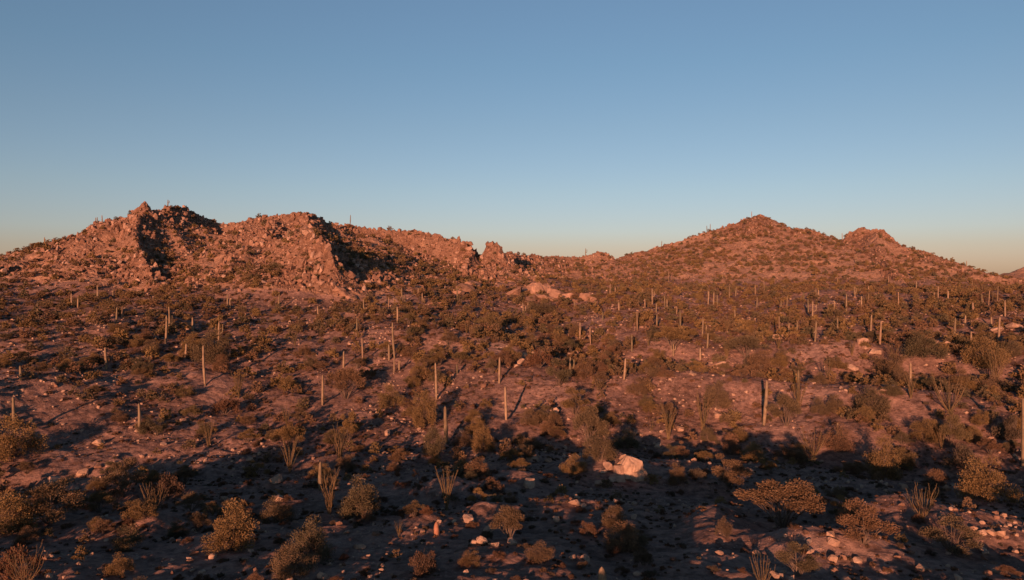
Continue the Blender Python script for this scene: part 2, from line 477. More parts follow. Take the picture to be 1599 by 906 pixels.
def link(name, me, parent=None, loc=(0, 0, 0)):
    o = bpy.data.objects.new(name, me)
    COL.objects.link(o)
    o.location = loc
    if parent: o.parent = parent
    return o

def copy_tree(o, parent=None):
    c = o.copy(); COL.objects.link(c)
    if parent is not None: c.parent = parent
    for ch in KIDS.get(o.name, []):
        d = ch.copy(); COL.objects.link(d); d.parent = c
    return c
KIDS = {}

# ------------------------------------------------------------------ ground and hills (one height field, split where the hills begin)
V = np.stack([GX.ravel(), GY.ravel(), GZ.ravel()], 1)
ii, jj = np.meshgrid(np.arange(NR - 1), np.arange(NA), indexing='ij')
j2 = (jj + 1) % NA
Q = np.stack([ii * NA + jj, (ii + 1) * NA + jj, (ii + 1) * NA + j2, ii * NA + j2], -1).reshape(-1, 4)[:, ::-1]
fs = GSIDE.ravel()[Q[:, 0]]
fs = np.where(np.hypot(V[Q[:, 0], 0], V[Q[:, 0], 1]) < 225, 0, fs)
def sub(mask, name, mat, label, sm):
    q = Q[mask]
    used, inv = np.unique(q.ravel(), return_inverse=True)
    me = mesh_np(name, V[used], inv.reshape(-1, 4), mat, sm, {'rockiness': GROCK.ravel()[used]})
    return tag(link(name, me), label=label, kind='structure')
gr = sub(fs == 0, 'ground', M_GROUND, 'stony desert ground falling away and then rising to the hills', True)
sub(fs < 0, 'hill', M_HILL, 'long craggy red hill with a pointed peak at its left end', False)
sub(fs > 0, 'hill', M_HILL, 'broad bush-dotted red hill with a rounded summit and a blunt knob', False)
cap = [(0, 0, hz(0, 3) - 0.05)] + [tuple(V[j]) for j in range(NA)]
cme = bpy.data.meshes.new('ground'); cme.from_pydata(cap, [], [(0, 1 + (j + 1) % NA, 1 + j) for j in range(NA)]); cme.materials.append(M_GROUND)
tag(link('ground', cme), label='patch of stony ground straight below the viewpoint', kind='structure')

# ------------------------------------------------------------------ shapes
def tube(path, radii, sides=5):
    """tapered tube along a path -> verts, quads"""
    P = [Vector(p) for p in path]
    vs, fc = [], []
    n = len(P)
    for i, p in enumerate(P):
        t = (P[min(i + 1, n - 1)] - P[max(i - 1, 0)]).normalized()
        u = t.cross(Vector((0, 0, 1)))
        if u.length < 1e-3: u = Vector((1, 0, 0))
        u.normalize(); w = t.cross(u).normalized()
        for s in range(sides):
            a = 2 * math.pi * s / sides
            vs.append(p + (u * math.cos(a) + w * math.sin(a)) * radii[i])
    for i in range(n - 1):
        for s in range(sides):
            s2 = (s + 1) % sides
            fc.append((i * sides + s, i * sides + s2, (i + 1) * sides + s2, (i + 1) * sides + s))
    return vs, fc

def join(parts):
    V_, F_ = [], []
    for v, f in parts:
        o = len(V_); V_ += [tuple(q) for q in v]; F_ += [tuple(i + o for i in q) for q in f]
    return V_, F_

def rand_hull(seed, npts=16, sx=1.0, sy=0.85, sz=0.7):
    """angular stone: convex hull of random points -> tri mesh"""
    import bmesh
    r = random.Random(seed)
    bm = bmesh.new()
    for _ in range(npts):
        v = Vector((r.gauss(0, 1), r.gauss(0, 1), r.gauss(0, 1))).normalized() * r.uniform(0.42, 0.55)
        # knock it towards a box so the stone has flat faces
        v = Vector((math.copysign(abs(v.x) ** 0.8, v.x), math.copysign(abs(v.y) ** 0.8, v.y), math.copysign(abs(v.z) ** 0.8, v.z)))
        bm.verts.new((v.x * sx, v.y * sy, v.z * sz))
    res = bmesh.ops.convex_hull(bm, input=bm.verts)
    bmesh.ops.delete(bm, geom=[v for v in bm.verts if not v.link_faces], context='VERTS')
    bmesh.ops.triangulate(bm, faces=bm.faces)
    bmesh.ops.recalc_face_normals(bm, faces=bm.faces)
    bm.verts.ensure_lookup_table(); bm.verts.index_update()
    vs = np.array([v.co[:] for v in bm.verts]); fc = np.array([[v.index for v in f.verts] for f in bm.faces])
    bm.free()
    return vs, fc

def stone_mesh(seed, sx, sy, sz, mat, bev=0.08):
    """nearer stones: hull with worn edges and a little surface relief"""
    import bmesh
    r = random.Random(seed)
    vs, fc = rand_hull(seed, r.choice((12, 15, 19, 24)), sx, sy, sz)
    bm = bmesh.new()
    bv = [bm.verts.new(v) for v in vs]
    for f in fc: bm.faces.new([bv[i] for i in f])
    bmesh.ops.dissolve_limit(bm, angle_limit=R(14), verts=bm.verts, edges=bm.edges)
    bmesh.ops.bevel(bm, geom=list(bm.edges), offset=bev, segments=2, profile=0.6, affect='EDGES', clamp_overlap=True)
    bmesh.ops.triangulate(bm, faces=bm.faces)
    bmesh.ops.subdivide_edges(bm, edges=[e for e in bm.edges if e.calc_length() > 0.18], cuts=1, use_grid_fill=True)
    for v in bm.verts:
        c = v.co
        k = 0.05 * math.sin(c.x * 11 + seed) * math.cos(c.y * 9 - seed) + 0.03 * math.sin(c.z * 23 + c.x * 11 + c.y * 7)
        k += r.uniform(-0.025, 0.025)
        v.co = c * (1 + k)
    me = bpy.data.meshes.new('stone'); bm.to_mesh(me); bm.free()
    me.materials.append(mat)
    return me

def shrub_parts(seed, style, leaves, leaf):
    """unit shrub (about 1 wide): branch tubes and a loose uneven crown of sprays. style: round, open, low, tree"""
    r = random.Random(seed); g = np.random.default_rng(seed)
    H = {'round': 0.72, 'open': 0.85, 'low': 0.42, 'tree': 0.8}[style]
    ncl = {'round': 17, 'open': 13, 'low': 12, 'tree': 15}[style]
    tubes, clumps = [], []
    for k in range(ncl):
        a = 2 * math.pi * (k * 0.618 + r.uniform(-0.07, 0.07))
        q = math.sqrt((k + 0.5) / ncl)
        rr = (0.40 * q) * r.uniform(0.6, 1.25)
        zt = H * (0.97 - 0.62 * q ** 2.2) * r.uniform(0.6, 1.15)
        if style == 'tree': zt = H * (0.98 - 0.42 * q ** 2) * r.uniform(0.8, 1.06)
        if style == 'low': zt = H * (0.85 - 0.45 * q ** 2) * r.uniform(0.6, 1.1)
        x, y = rr * math.cos(a), rr * math.sin(a)
        s = r.uniform(0.07, 0.165) * (1.1 if style == 'round' else 0.92)
        clumps.append((x, y, max(zt - s * 0.4, 0.06), s))
        b0 = Vector((x * 0.05, y * 0.05, -0.03))
        mid = Vector((x * r.uniform(0.35, 0.6), y * r.uniform(0.35, 0.6), zt * r.uniform(0.45, 0.6)))
        tip = Vector((x, y, zt))
        w = r.uniform(0.008, 0.013)
        tubes.append(tube([b0, b0.lerp(mid, 0.5) + Vector((r.uniform(-.02, .02), r.uniform(-.02, .02), 0)), mid, tip], [w, w * 0.8, w * 0.6, w * 0.2], 4))
        for _ in range(4):
            t2 = mid + Vector((r.uniform(-.18, .18), r.uniform(-.18, .18), r.uniform(0.05, 0.26)))
            t2.z = min(t2.z, H * 1.06)
            tubes.append(tube([mid, t2], [w * 0.5, w * 0.12], 3))
        if style == 'round' and q > 0.6:      # skirts that reach nearly to the ground
            clumps.append((x * 1.0, y * 1.0, zt * 0.42, s * 0.85))
    tot = sum(c[3] ** 2 for c in clumps)
    Vs = []
    for (x, y, z, s) in clumps:
        n = max(3, int(leaves * s * s / tot))
        d = g.normal(size=(n, 3)); d /= np.linalg.norm(d, axis=1)[:, None]
        rad_ = s * (0.25 + 1.0 * g.random((n, 1)) ** 0.8)
        c = d * rad_ * np.array([1, 1, 0.8]) + np.array([x, y, z])
        c[:, 2] = np.maximum(c[:, 2], 0.01)
        # long axis: outward and up
        ax = d * 0.7 + np.array([x * 1.5, y * 1.5, 0.65]) + g.normal(size=(n, 3)) * 0.35
        ax /= np.linalg.norm(ax, axis=1)[:, None]
        sd = np.cross(ax, g.normal(size=(n, 3))); sd /= np.linalg.norm(sd, axis=1)[:, None]
        L = leaf * (0.6 + 0.9 * g.random((n, 1))); Wd = L * (0.22 + 0.2 * g.random((n, 1)))
        q4 = np.stack([c - ax * L * .5, c + sd * Wd, c + ax * L * .6, c - sd * Wd], 1)
        Vs.append(q4.reshape(-1, 3))
    LV = np.concatenate(Vs)
    LF = np.arange(len(LV)).reshape(-1, 4)
    bv, bf = join(tubes)
    return np.array(bv), np.array(bf), LV, LF

STYLE_MAT = {'round': M_LEAF, 'open': M_LEAF, 'tree': M_LEAF, 'low': M_DRY}
def make_shrub(seed, style, name, leaves=9000, leaf=0.023):
    bv, bf, lv, lf = shrub_parts(seed, style, leaves, leaf)
    root = bpy.data.objects.new(name, None); COL.objects.link(root)
    a = link('branches', mesh_np('branches', bv, bf, M_TWIG), root)
    b = link('foliage', mesh_np('foliage', lv, lf, STYLE_MAT[style]), root)
    a.name = 'branch_work'; b.name = 'foliage'
    KIDS[root.name] = [a, b]
    return root

ANCHORS = []      # (px, py, short phrase)
MADE = []         # everything that gets an automatic label: (object, px, py, kind phrase)
used_protos = set()
def take(proto, loc, rz, s):
    if proto.name in used_protos:
        o = copy_tree(proto)
    else:
        used_protos.add(proto.name); o = proto
    o.location = loc; o.rotation_euler = (0, 0, rz)
    o.scale = s if isinstance(s, tuple) else (s, s, s)
    return o

# ------------------------------------------------------------------ saguaros
def column_mesh(h, rad_, ribs, rings, lean, seed, path=None):
    r = random.Random(seed)
    sides = ribs * 2
    vs, fc, mi = [], [], []
    ph = r.uniform(0, 6.28)
    for i in range(rings):
        t = i / (rings - 1)
        if path is None:
            c = Vector((lean[0] * math.sin(t * 2.2) * h, lean[1] * t * t * h, -0.25 + t * (h + 0.25)))
            ux, uy, uz = Vector((1, 0, 0)), Vector((0, 1, 0)), None
        prof = 0.74 + 0.26 * min(1, t / 0.35) if t < 0.35 else 1.0 - 0.34 * max(0, (t - 0.4) / 0.6)
        tip = (1 - t) * h / (rad_ * 1.6)
        if tip < 1: prof *= math.sqrt(max(0.0, 1 - (1 - tip) ** 2)) * 0.98 + 0.02
        rr = rad_ * prof
        for s in range(sides):
            a = ph + 2 * math.pi * s / sides
            q = rr * (1.0 if s % 2 == 0 else 0.80)
            vs.append((c.x + q * math.cos(a), c.y + q * math.sin(a), c.z))
    for i in range(rings - 1):
        for s in range(sides):
            s2 = (s + 1) % sides
            fc.append((i * sides + s, i * sides + s2, (i + 1) * sides + s2, (i + 1) * sides + s))
    return vs, fc

def arm_mesh(h0, rad_, out_, up, ang, ribs):
    """an arm that leaves the column sideways and turns up"""
    pts = []
    dx, dy = math.cos(ang), math.sin(ang)
    for k in range(6):
        a = k / 5 * math.pi / 2
        pts.append(Vector((dx * (rad_ * 0.5 + out_ * math.sin(a)), dy * (rad_ * 0.5 + out_ * math.sin(a)), h0 + out_ * (1 - math.cos(a)) * 0.8)))
    top = pts[-1]
    for k in range(1, 7):
        pts.append(top + Vector((0, 0, up * k / 6)))
    n = len(pts)
    radii = [rad_ * 0.62] * n
    radii[-1] = rad_ * 0.06; radii[-2] = rad_ * 0.5
    sides = ribs * 2
    vs, fc = tube(pts, radii, sides)
    # ribs
    out = []
    for i, v in enumerate(vs):
        c = pts[i // sides]
        out.append(c + (v - c) * (1.0 if i % 2 == 0 else 0.82))
    return out, fc

sag_n = [0]
def saguaro(x, y, z, h, thick=None, arms=(), near=True, group=None):
    sag_n[0] += 1
    sd = 900 + sag_n[0]
    r = random.Random(sd)
    rad_ = thick or (0.17 + 0.01 * h) * r.uniform(0.85, 1.15)
    lean = (r.uniform(-0.03, 0.03), r.uniform(-0.03, 0.03))
    ribs = 12 if near else 6
    v, f = column_mesh(h, rad_, ribs, 26 if near else 10, lean, sd)
    if arms:
        root = bpy.data.objects.new('saguaro_cactus', None); COL.objects.link(root)
        link('column', mesh_np('column', v, f, M_CACTUS, near), root)
        for (hf, out_, up, ang) in arms:
            av, af = arm_mesh(h * hf, rad_, out_, up, ang, max(ribs - 4, 5))
            link('arm', mesh_np('arm', [tuple(q) for q in av], af, M_CACTUS, near), root)
    else:
        root = link('saguaro_cactus', mesh_np('saguaro_cactus', v, f, M_CACTUS if thick else M_CACTUS_FAR, near))
    root.location = (x, y, z)
    root.rotation_euler = (R(r.uniform(-2, 2)), R(r.uniform(-2.4, 2.4)), 0)
    tag(root, cat='saguaro', group=group or 'saguaros standing on the desert slope')
    return root

# photo column, top row, base row, arms, label ('' = automatic), short phrase that others are told by
SAG = [
    (22, 628, 674, 0, 'thick pale saguaro rising out of the dark bush on the left margin', 'the saguaro on the left margin'),
    (217, 634, 675, 0, 'short saguaro alone on bare stony ground, below the sunlit streaks at left', 'the short lone saguaro at left'),
    (320, 543, 602, 0, 'tall slightly bowed saguaro in front of a golden round bush, left slope', 'the tall bowed saguaro on the left slope'),
    (503, 586, 632, 0, 'saguaro with a scrubby bush at its right side, centre left', 'the saguaro at centre left'),
    (536, 548, 573, 0, 'short saguaro just above a round brown bush at centre left', 'the short saguaro over a brown bush'),
    (616, 503, 560, 0, 'tallest saguaro on the sunlit rise left of centre, leaning slightly', 'the tallest saguaro left of centre'),
    (607, 537, 562, 0, 'small thin saguaro touching the left side of a much taller one', 'the thin saguaro beside the tallest'),
    (681, 566, 623, 0, 'tall straight saguaro above the cluster of olive bushes at centre', 'the tall straight centre saguaro'),
    (697, 633, 692, 0, 'stout bright saguaro standing beside an olive bush near the centre', 'the stout bright centre saguaro'),
    (779, 557, 598, 0, 'saguaro at the left foot of the lit rise, just right of centre', 'the upper saguaro of the centre pair'),
    (790, 602, 655, 0, 'slender saguaro at the edge of deep shade, straight below another', 'the lower saguaro of the centre pair'),
    (713, 568, 583, 0, 'stubby little saguaro on the pink slope just right of a tall straight one', 'the stubby little centre saguaro'),
    (623, 562, 577, 0, 'knee-high young saguaro among stones below the tallest saguaro', ''),
    (500, 721, 765, 0, 'slim saguaro rising from behind a clump of ocotillo, lower left', 'the slim lower left saguaro'),
    (890, 557, 584, 0, 'left one of two small saguaros standing side by side on the lit mound', 'the twin saguaros on the mound'),
    (895, 560, 584, 0, 'right one of two small saguaros standing side by side on the lit mound', ''),
    (974, 559, 592, 0, 'bright saguaro on the lit terrace, its shadow falling to the right behind', 'the bright saguaro on the terrace'),
    (986, 522, 548, 0, 'bright saguaro in front of a dark shaded hollow, above the terrace', 'the saguaro above the terrace'),
    (1051, 536, 555, 2, 'small saguaro with raised arms among bushes right of centre', 'the small armed saguaro'),
    (1062, 484, 514, 0, 'tall pale saguaro at the foot of the right hill, by dense scrub', 'the tall pale saguaro under the right hill'),
    (1096, 495, 526, 0, 'upright member of a leaning saguaro pair in the dense scrub', 'the leaning saguaro pair'),
    (1103, 507, 524, 0, 'shorter member of a leaning saguaro pair in the dense scrub', ''),
    (1104, 520, 543, 0, 'dim saguaro among thick bushes, just below the leaning pair', ''),
    (1093, 543, 562, 0, 'white-looking short saguaro beside a green bush right of centre', 'the whitish short saguaro'),
    (1192, 596, 664, 0, 'big bright saguaro at the near edge of the terrace, shaded strip at its left', 'the big bright terrace saguaro'),
    (1246, 580, 630, 0, 'dark saguaro seen mostly in shade among ocotillo stems', 'the dark shaded saguaro'),
    (1307, 662, 700, 1, 'short stout saguaro with one low arm inside an orange bush', 'the one-armed saguaro'),
    (1359, 494, 525, 0, 'bright saguaro standing clear of the scrub below the blunt knob', 'the bright saguaro below the knob'),
    (1490, 500, 525, 0, 'bright saguaro in the scrub left of the pale domed boulder', 'the saguaro by the domed boulder'),
    (1515, 520, 539, 0, 'dim grey saguaro standing in brown scrub on the right', ''),
    (1272, 503, 534, 0, 'faint tall saguaro in the brown scrub, right half', ''),
    (1244, 503, 524, 0, 'faint short saguaro in the brown scrub, next to a dark one', ''),
    (1231, 505, 524, 0, 'dark leaning saguaro in the sunlit scrub, right half', ''),
    (1422, 572, 617, 0, 'dim saguaro in the shaded hollow right of the terrace', ''),
    (1597, 640, 728, 0, 'large saguaro cut off by the right edge of the picture', 'the saguaro on the right margin'),
    (942, 884, 935, 0, 'saguaro whose top alone rises into the bottom of the picture', 'the saguaro top at the bottom'),
    (905, 503, 532, 0, 'slim saguaro above the small lit mound right of centre', ''),
    (1025, 490, 515, 0, 'pale saguaro left of the tall pale one under the right hill', ''),
    (1147, 484, 502, 0, 'pale saguaro on the gentle slope under the right summit', ''),
    (941, 486, 500, 0, '', ''), (557, 496, 523, 0, 'straight saguaro on the sunlit slope below the long dark shadow', 'the saguaro below the long dark shadow'),
    (620, 478, 503, 0, 'slim saguaro directly above the tallest saguaro left of centre', ''), (466, 495, 511, 0, '', ''), (497, 477, 498, 0, '', ''), (435, 460, 484, 0, '', ''),
    (568, 468, 485, 0, '', ''), (628, 449, 473, 0, 'tallest of the pale saguaros lined up before the big dark shadow', 'the saguaros before the dark shadow'),
    (626, 462, 475, 0, '', ''), (632, 461, 474, 0, '', ''), (653, 449, 463, 0, '', ''), (659, 457, 472, 0, '', ''), (662, 465, 473, 0, '', ''), (714, 447, 468, 0, '', ''),
    (763, 490, 512, 0, '', ''), (775, 494, 509, 0, '', ''), (824, 470, 480, 0, '', ''), (860, 471, 482, 0, '', ''), (897, 470, 482, 0, '', ''), (929, 467, 482, 0, '', ''),
    (966, 471, 484, 0, '', ''), (1024, 473, 488, 0, '', ''), (1038, 461, 480, 0, '', ''), (1041, 466, 480, 0, '', ''), (1105, 454, 476, 0, '', ''), (1114, 455, 476, 0, '', ''),
    (1120, 460, 478, 0, '', ''), (1148, 449, 462, 0, '', ''), (1181, 464, 480, 0, '', ''), (1219, 470, 484, 0, '', ''), (1254, 456, 471, 0, '', ''), (1262, 468, 488, 0, '', ''),
    (1273, 452, 465, 0, '', ''), (1278, 453, 465, 0, '', ''), (1302, 470, 483, 0, '', ''), (1321, 461, 486, 0, '', ''), (1344, 464, 487, 0, '', ''), (1374, 459, 471, 0, '', ''),
    (1409, 472, 483, 0, '', ''), (1533, 461, 475, 0, '', ''), (1548, 497, 511, 0, '', ''), (1506, 494, 507, 0, '', ''), (1336, 398, 411, 0, '', ''), (1307, 497, 520, 0, '', ''),
    (152, 448, 470, 0, '', ''), (176, 452, 463, 0, '', ''), (112, 461, 480, 0, '', ''), (121, 467, 480, 0, '', ''), (58, 476, 492, 0, '', ''), (181, 482, 505, 0, 'saguaro on the dim slope below the left peak, over a brown bush', 'the saguaro below the left peak'),
    (264, 482, 521, 0, 'tallest saguaro of a close group of three on the left slope', 'the close group of three saguaros'), (268, 494, 521, 0, 'shorter saguaro at the right side of a close group of three', ''), (258, 496, 536, 0, 'lowest standing saguaro of a close group of three, brownish', ''),
    (301, 497, 519, 0, '', ''), (289, 538, 560, 0, '', ''), (166, 546, 577, 0, '', ''), (32, 574, 593, 0, '', ''), (355, 460, 481, 0, '', ''), (359, 467, 481, 0, '', ''), (449, 360, 377, 0, '', ''),
    (67, 391, 406, 1, 'armed saguaro on the skyline of the far left slope', 'the skyline saguaro at far left'), (150, 360, 375, 0, 'left of the slim saguaros on the skyline left of the pointed peak', ''), (158, 359, 374, 0, 'right of the slim saguaros on the skyline left of the pointed peak', ''),
    (148, 367, 377, 0, 'shortest of the slim saguaros on the skyline left of the pointed peak', ''), (261, 317, 326, 1, 'tiny armed saguaro on the skyline just right of the pointed peak', ''), (546, 335, 352, 0, 'thin pole-like saguaro on the skyline of the long left hill', 'the pole-like skyline saguaro'),
    (914, 387, 398, 1, 'small saguaro on the skyline of the saddle between the hills', 'the saddle skyline saguaro'), (1033, 376, 382, 0, '', ''), (1109, 349, 358, 0, 'slim saguaro on the skyline of the left shoulder of the right hill', ''),
    (1174, 330, 340, 0, 'tiny saguaro on the skyline beside the right summit', ''), (1104, 352, 359, 0, '', ''), (1511, 409, 418, 0, '', ''), (1316, 364, 371, 0, '', ''), (1430, 440, 452, 0, '', ''), (1480, 455, 468, 0, '', ''),
]
def arm_set(n, h, r):
    out_ = []
    for k in range(n):
        a = (0 if k == 0 else math.pi) + r.uniform(-0.4, 0.4)
        out_.append((r.uniform(0.38, 0.52), 0.16 * h * r.uniform(.7, 1), h * r.uniform(0.2, 0.32), a))
    return out_
for k, (px, yt, yb, na, lab, short) in enumerate(SAG):
    sky_ = yb < 420 and (px < 175 or 240 < px < 270 or px in (546, 914, 1033, 1109, 1174, 1104, 1511, 1316))
    if yb > 906:
        x, y, z, r_ = at(px, yb)
    elif sky_:
        x, y, z, r_ = at(px, 250, 200)
    else:
        x, y, z, r_ = at(px, yb)
    h = (yb - yt) / F * r_
    if sky_:
        b_ = to_pix(x, y, z)[1]
        h = max(3.4, (b_ - yt) / F * r_)
    h = min(h, 11)
    near = r_ < 260
    o = saguaro(x, y, z, h, thick=(0.33 if yb in (692, 664, 728, 935) else 0.25 if near else 0.26), arms=arm_set(na, h, random.Random(k)), near=near)
    if lab: o['label'] = lab
    else: MADE.append((o, px, (yt + yb) / 2, 'saguaro'))
    if short: ANCHORS.append((px, (yt + yb) / 2, short))
TAKEN = [(s[0], s[2], 6) for s in SAG]

# further small saguaros scattered as the photograph scatters them: thick under the right hill, few elsewhere
n_auto = 0
while n_auto < 42:
    if rnd.random() < 0.8: px, py = rnd.uniform(960, 1599), rnd.triangular(432, 545, 470)
    elif rnd.random() < 0.5: px, py = rnd.uniform(740, 960), rnd.uniform(455, 540)
    else: px, py = rnd.uniform(10, 700), rnd.uniform(440, 590)
    if any(abs(px - t[0]) < t[2] and abs(py - t[1]) < 14 for t in TAKEN): continue
    x, y, z, r_ = at(px, py)
    if r_ < 150 or r_ > 560: continue
    h = rnd.uniform(2.2, 6.0)
    na = rnd.choice((1, 2)) if rnd.random() < 0.16 else 0
    o = saguaro(x, y, z, h, arms=arm_set(na, h, rnd), near=r_ < 260)
    MADE.append((o, px, py - h / r_ * F / 2, 'saguaro'))
    TAKEN.append((px, py, 6)); n_auto += 1

# barrel cactus
x, y, z, r_ = at(681, 836)
bv, bf = column_mesh(22 / F * r_, 0.27, 13, 24, (0, 0), 5)
o = link('barrel_cactus', mesh_np('barrel_cactus', bv, bf, M_BARREL, True), loc=(x, y, z))
tag(o, 'short reddish barrel cactus standing on dark bare ground, lower centre', 'barrel cactus')
ANCHORS.append((681, 824, 'the reddish barrel cactus'))

# ------------------------------------------------------------------ ocotillos
def make_ocotillo(seed, n, spread, leafy=True, mat=None):
    r = random.Random(seed)
    root = bpy.data.objects.new('ocotillo', None); COL.objects.link(root)
    kids = []
    for k in range(n):
        a = 2 * math.pi * k / n + r.uniform(-0.3, 0.3)
        s = spread * r.uniform(0.35, 1.0)
        L = r.uniform(0.62, 1.05)
        pts, radii = [], []
        for i in range(8):
            t = i / 7
            q = s * (0.55 * t + 0.45 * t ** 2) if spread < 0.35 else s * (1.1 * t ** 0.8 - 0.15 * t ** 3)
            wob = 0.02 * math.sin(t * 5 + k * 1.7) * t + 0.012 * math.sin(t * 11 + k)
            pts.append(Vector((q * math.cos(a) + wob + 0.012 * math.cos(a), q * math.sin(a) + wob + 0.012 * math.sin(a), -0.03 + L * (t + 0.03) * math.sqrt(max(0.1, 1 - (s * t) ** 2 * 0.7)))))
            radii.append(0.0062 * (1 - 0.65 * t) + 0.0014)
        v, f = tube(pts, radii, 4)
        v = [tuple(q) for q in v]; f = list(f)
        if leafy:
            for _ in range(46):
                t = r.uniform(0.12, 1.0); i = min(6, int(t * 7)); c = pts[i].lerp(pts[i + 1], t * 7 - i)
                b = r.uniform(0, 6.28)
                o_ = Vector((math.cos(b), math.sin(b), 0.5)).normalized() * 0.036
                u = Vector((-math.sin(b), math.cos(b), 0)) * 0.009
                n0 = len(v)
                v += [tuple(c), tuple(c + o_ * .5 + u), tuple(c + o_), tuple(c + o_ * .5 - u)]
                f.append((n0, n0 + 1, n0 + 2, n0 + 3))
        kids.append(link('cane', mesh_np('cane', v, f, mat or M_CANE), root))
    KIDS[root.name] = kids
    tag(root, cat='ocotillo', group='ocotillos with upright canes')
    return root
OP = {'narrow': [make_ocotillo(31, 20, 0.27), make_ocotillo(32, 16, 0.31)], 'wide': [make_ocotillo(33, 22, 0.48), make_ocotillo(34, 18, 0.54)], 'bare': [make_ocotillo(35, 9, 0.42, False)]}
OCO = [
    (1043, 686, 58, 'narrow', 'bright narrow ocotillo with its canes spreading like a vase, below the terrace', 'the bright vase-shaped ocotillo'),
    (1097, 673, 62, 'narrow', 'ocotillo with a dark leafy side standing at the near edge of the terrace', 'the terrace-edge ocotillo'),
    (697, 797, 70, 'narrow', 'dense upright ocotillo standing alone on dark ground, lower centre', 'the dense upright ocotillo'),
    (452, 738, 58, 'narrow', 'ocotillo whose bare stems carry a leafy top, lower left', 'the leafy-topped ocotillo'),
    (514, 802, 72, 'narrow', 'greenish ocotillo pressed against the left side of a golden bush', 'the greenish ocotillo'),
    (1482, 642, 54, 'wide', 'large vase-shaped ocotillo on the right with a broad bushy top', 'the large vase-shaped ocotillo at right'),
    (1440, 810, 50, 'wide', 'dim wide ocotillo beside the sunlit stony patch, lower right', 'the dim wide ocotillo'),
    (1270, 712, 42, 'wide', 'grey ocotillo left of the orange bush with a saguaro in it', 'the grey ocotillo'),
    (1190, 915, 48, 'wide', 'pale bare ocotillo canes rising over the bottom of the picture, right', 'the bottom edge ocotillo'),
    (447, 664, 34, 'narrow', 'thin reddish ocotillo above the leafy-topped one', ''),
    (530, 722, 58, 'narrow', 'ocotillo mixed with brown twigs beside a pink mound, lower left', ''),
    (325, 698, 40, 'narrow', 'golden thin ocotillo on bare stony ground at left', 'the golden thin ocotillo'),
    (1555, 606, 56, 'narrow', 'ocotillo in the shaded hollow near the right edge', ''),
    (1247, 640, 48, 'narrow', 'dark ocotillo at the foot of a shaded saguaro', ''),
    (372, 622, 42, 'narrow', 'faint ocotillo right of the tall bowed saguaro', ''),
    (852, 672, 26, 'bare', 'small bleached ocotillo in deep shade above the pale boulders', ''),
    (1017, 672, 26, 'bare', 'short bleached canes in deep shade left of a bright ocotillo', ''),
    (1293, 594, 34, 'narrow', 'ocotillo standing dark against the shaded hollow behind the terrace', ''),
    (240, 800, 46, 'wide', 'dry ocotillo above a sunlit stony streak, lower left', 'the dry ocotillo at lower left'),
    (40, 916, 56, 'wide', 'green-caned ocotillo in the bottom left corner', 'the bottom left ocotillo'),
    (1422, 622, 36, 'narrow', 'ocotillo at the foot of a dim saguaro in the shaded hollow', ''),
    (815, 705, 26, 'bare', 'short bleached canes left of the big golden bush pair', ''),
    (1134, 560, 38, 'narrow', 'tall greenish ocotillo behind the terrace', ''), (622, 838, 26, 'narrow', 'small green ocotillo right of the lower golden bushes', ''),
    (155, 500, 24, 'wide', 'sunlit spreading ocotillo on the dim left slope', ''),
]
OCO += [(px, py, hh, st, '', '') for px, py, hh, st in [(985, 512, 22, 'narrow'), (1135, 518, 24, 'narrow'), (1395, 560, 26, 'wide'), (1330, 555, 24, 'narrow'), (1215, 545, 26, 'narrow'), (728, 520, 22, 'narrow'), (460, 540, 22, 'narrow'), (870, 540, 24, 'narrow'), (240, 560, 24, 'narrow'), (95, 560, 24, 'wide'), (1560, 555, 24, 'wide'), (1470, 700, 34, 'narrow'), (1012, 540, 24, 'narrow')]]
for k, (px, yb, hp, st, lab, short) in enumerate(OCO):
    x, y, z, r_ = at(px, yb)
    h = hp / F * r_
    pr = OP[st][k % len(OP[st])]
    o = take(pr, (x, y, z), rnd.uniform(0, 6.28), h)
    tag(o, cat='ocotillo', group='ocotillos with upright canes')
    if lab: o['label'] = lab
    else:
        if 'label' in o.keys(): del o['label']
        MADE.append((o, px, yb - hp / 2, 'ocotillo'))
    if short: ANCHORS.append((px, yb - hp / 2, short))
    TAKEN.append((px, yb, 10))

# ------------------------------------------------------------------ shrubs
PROTO = {
    'round': [make_shrub(101 + k, 'round', 'desert_shrub') for k in range(5)],
    'open': [make_shrub(201 + k, 'open', 'desert_shrub', 7500) for k in range(4)],
    'tree': [make_shrub(301 + k, 'tree', 'desert_shrub', 8500) for k in range(3)],
    'low': [make_shrub(401 + k, 'low', 'dry_shrub', 3600, 0.028) for k in range(4)],
}
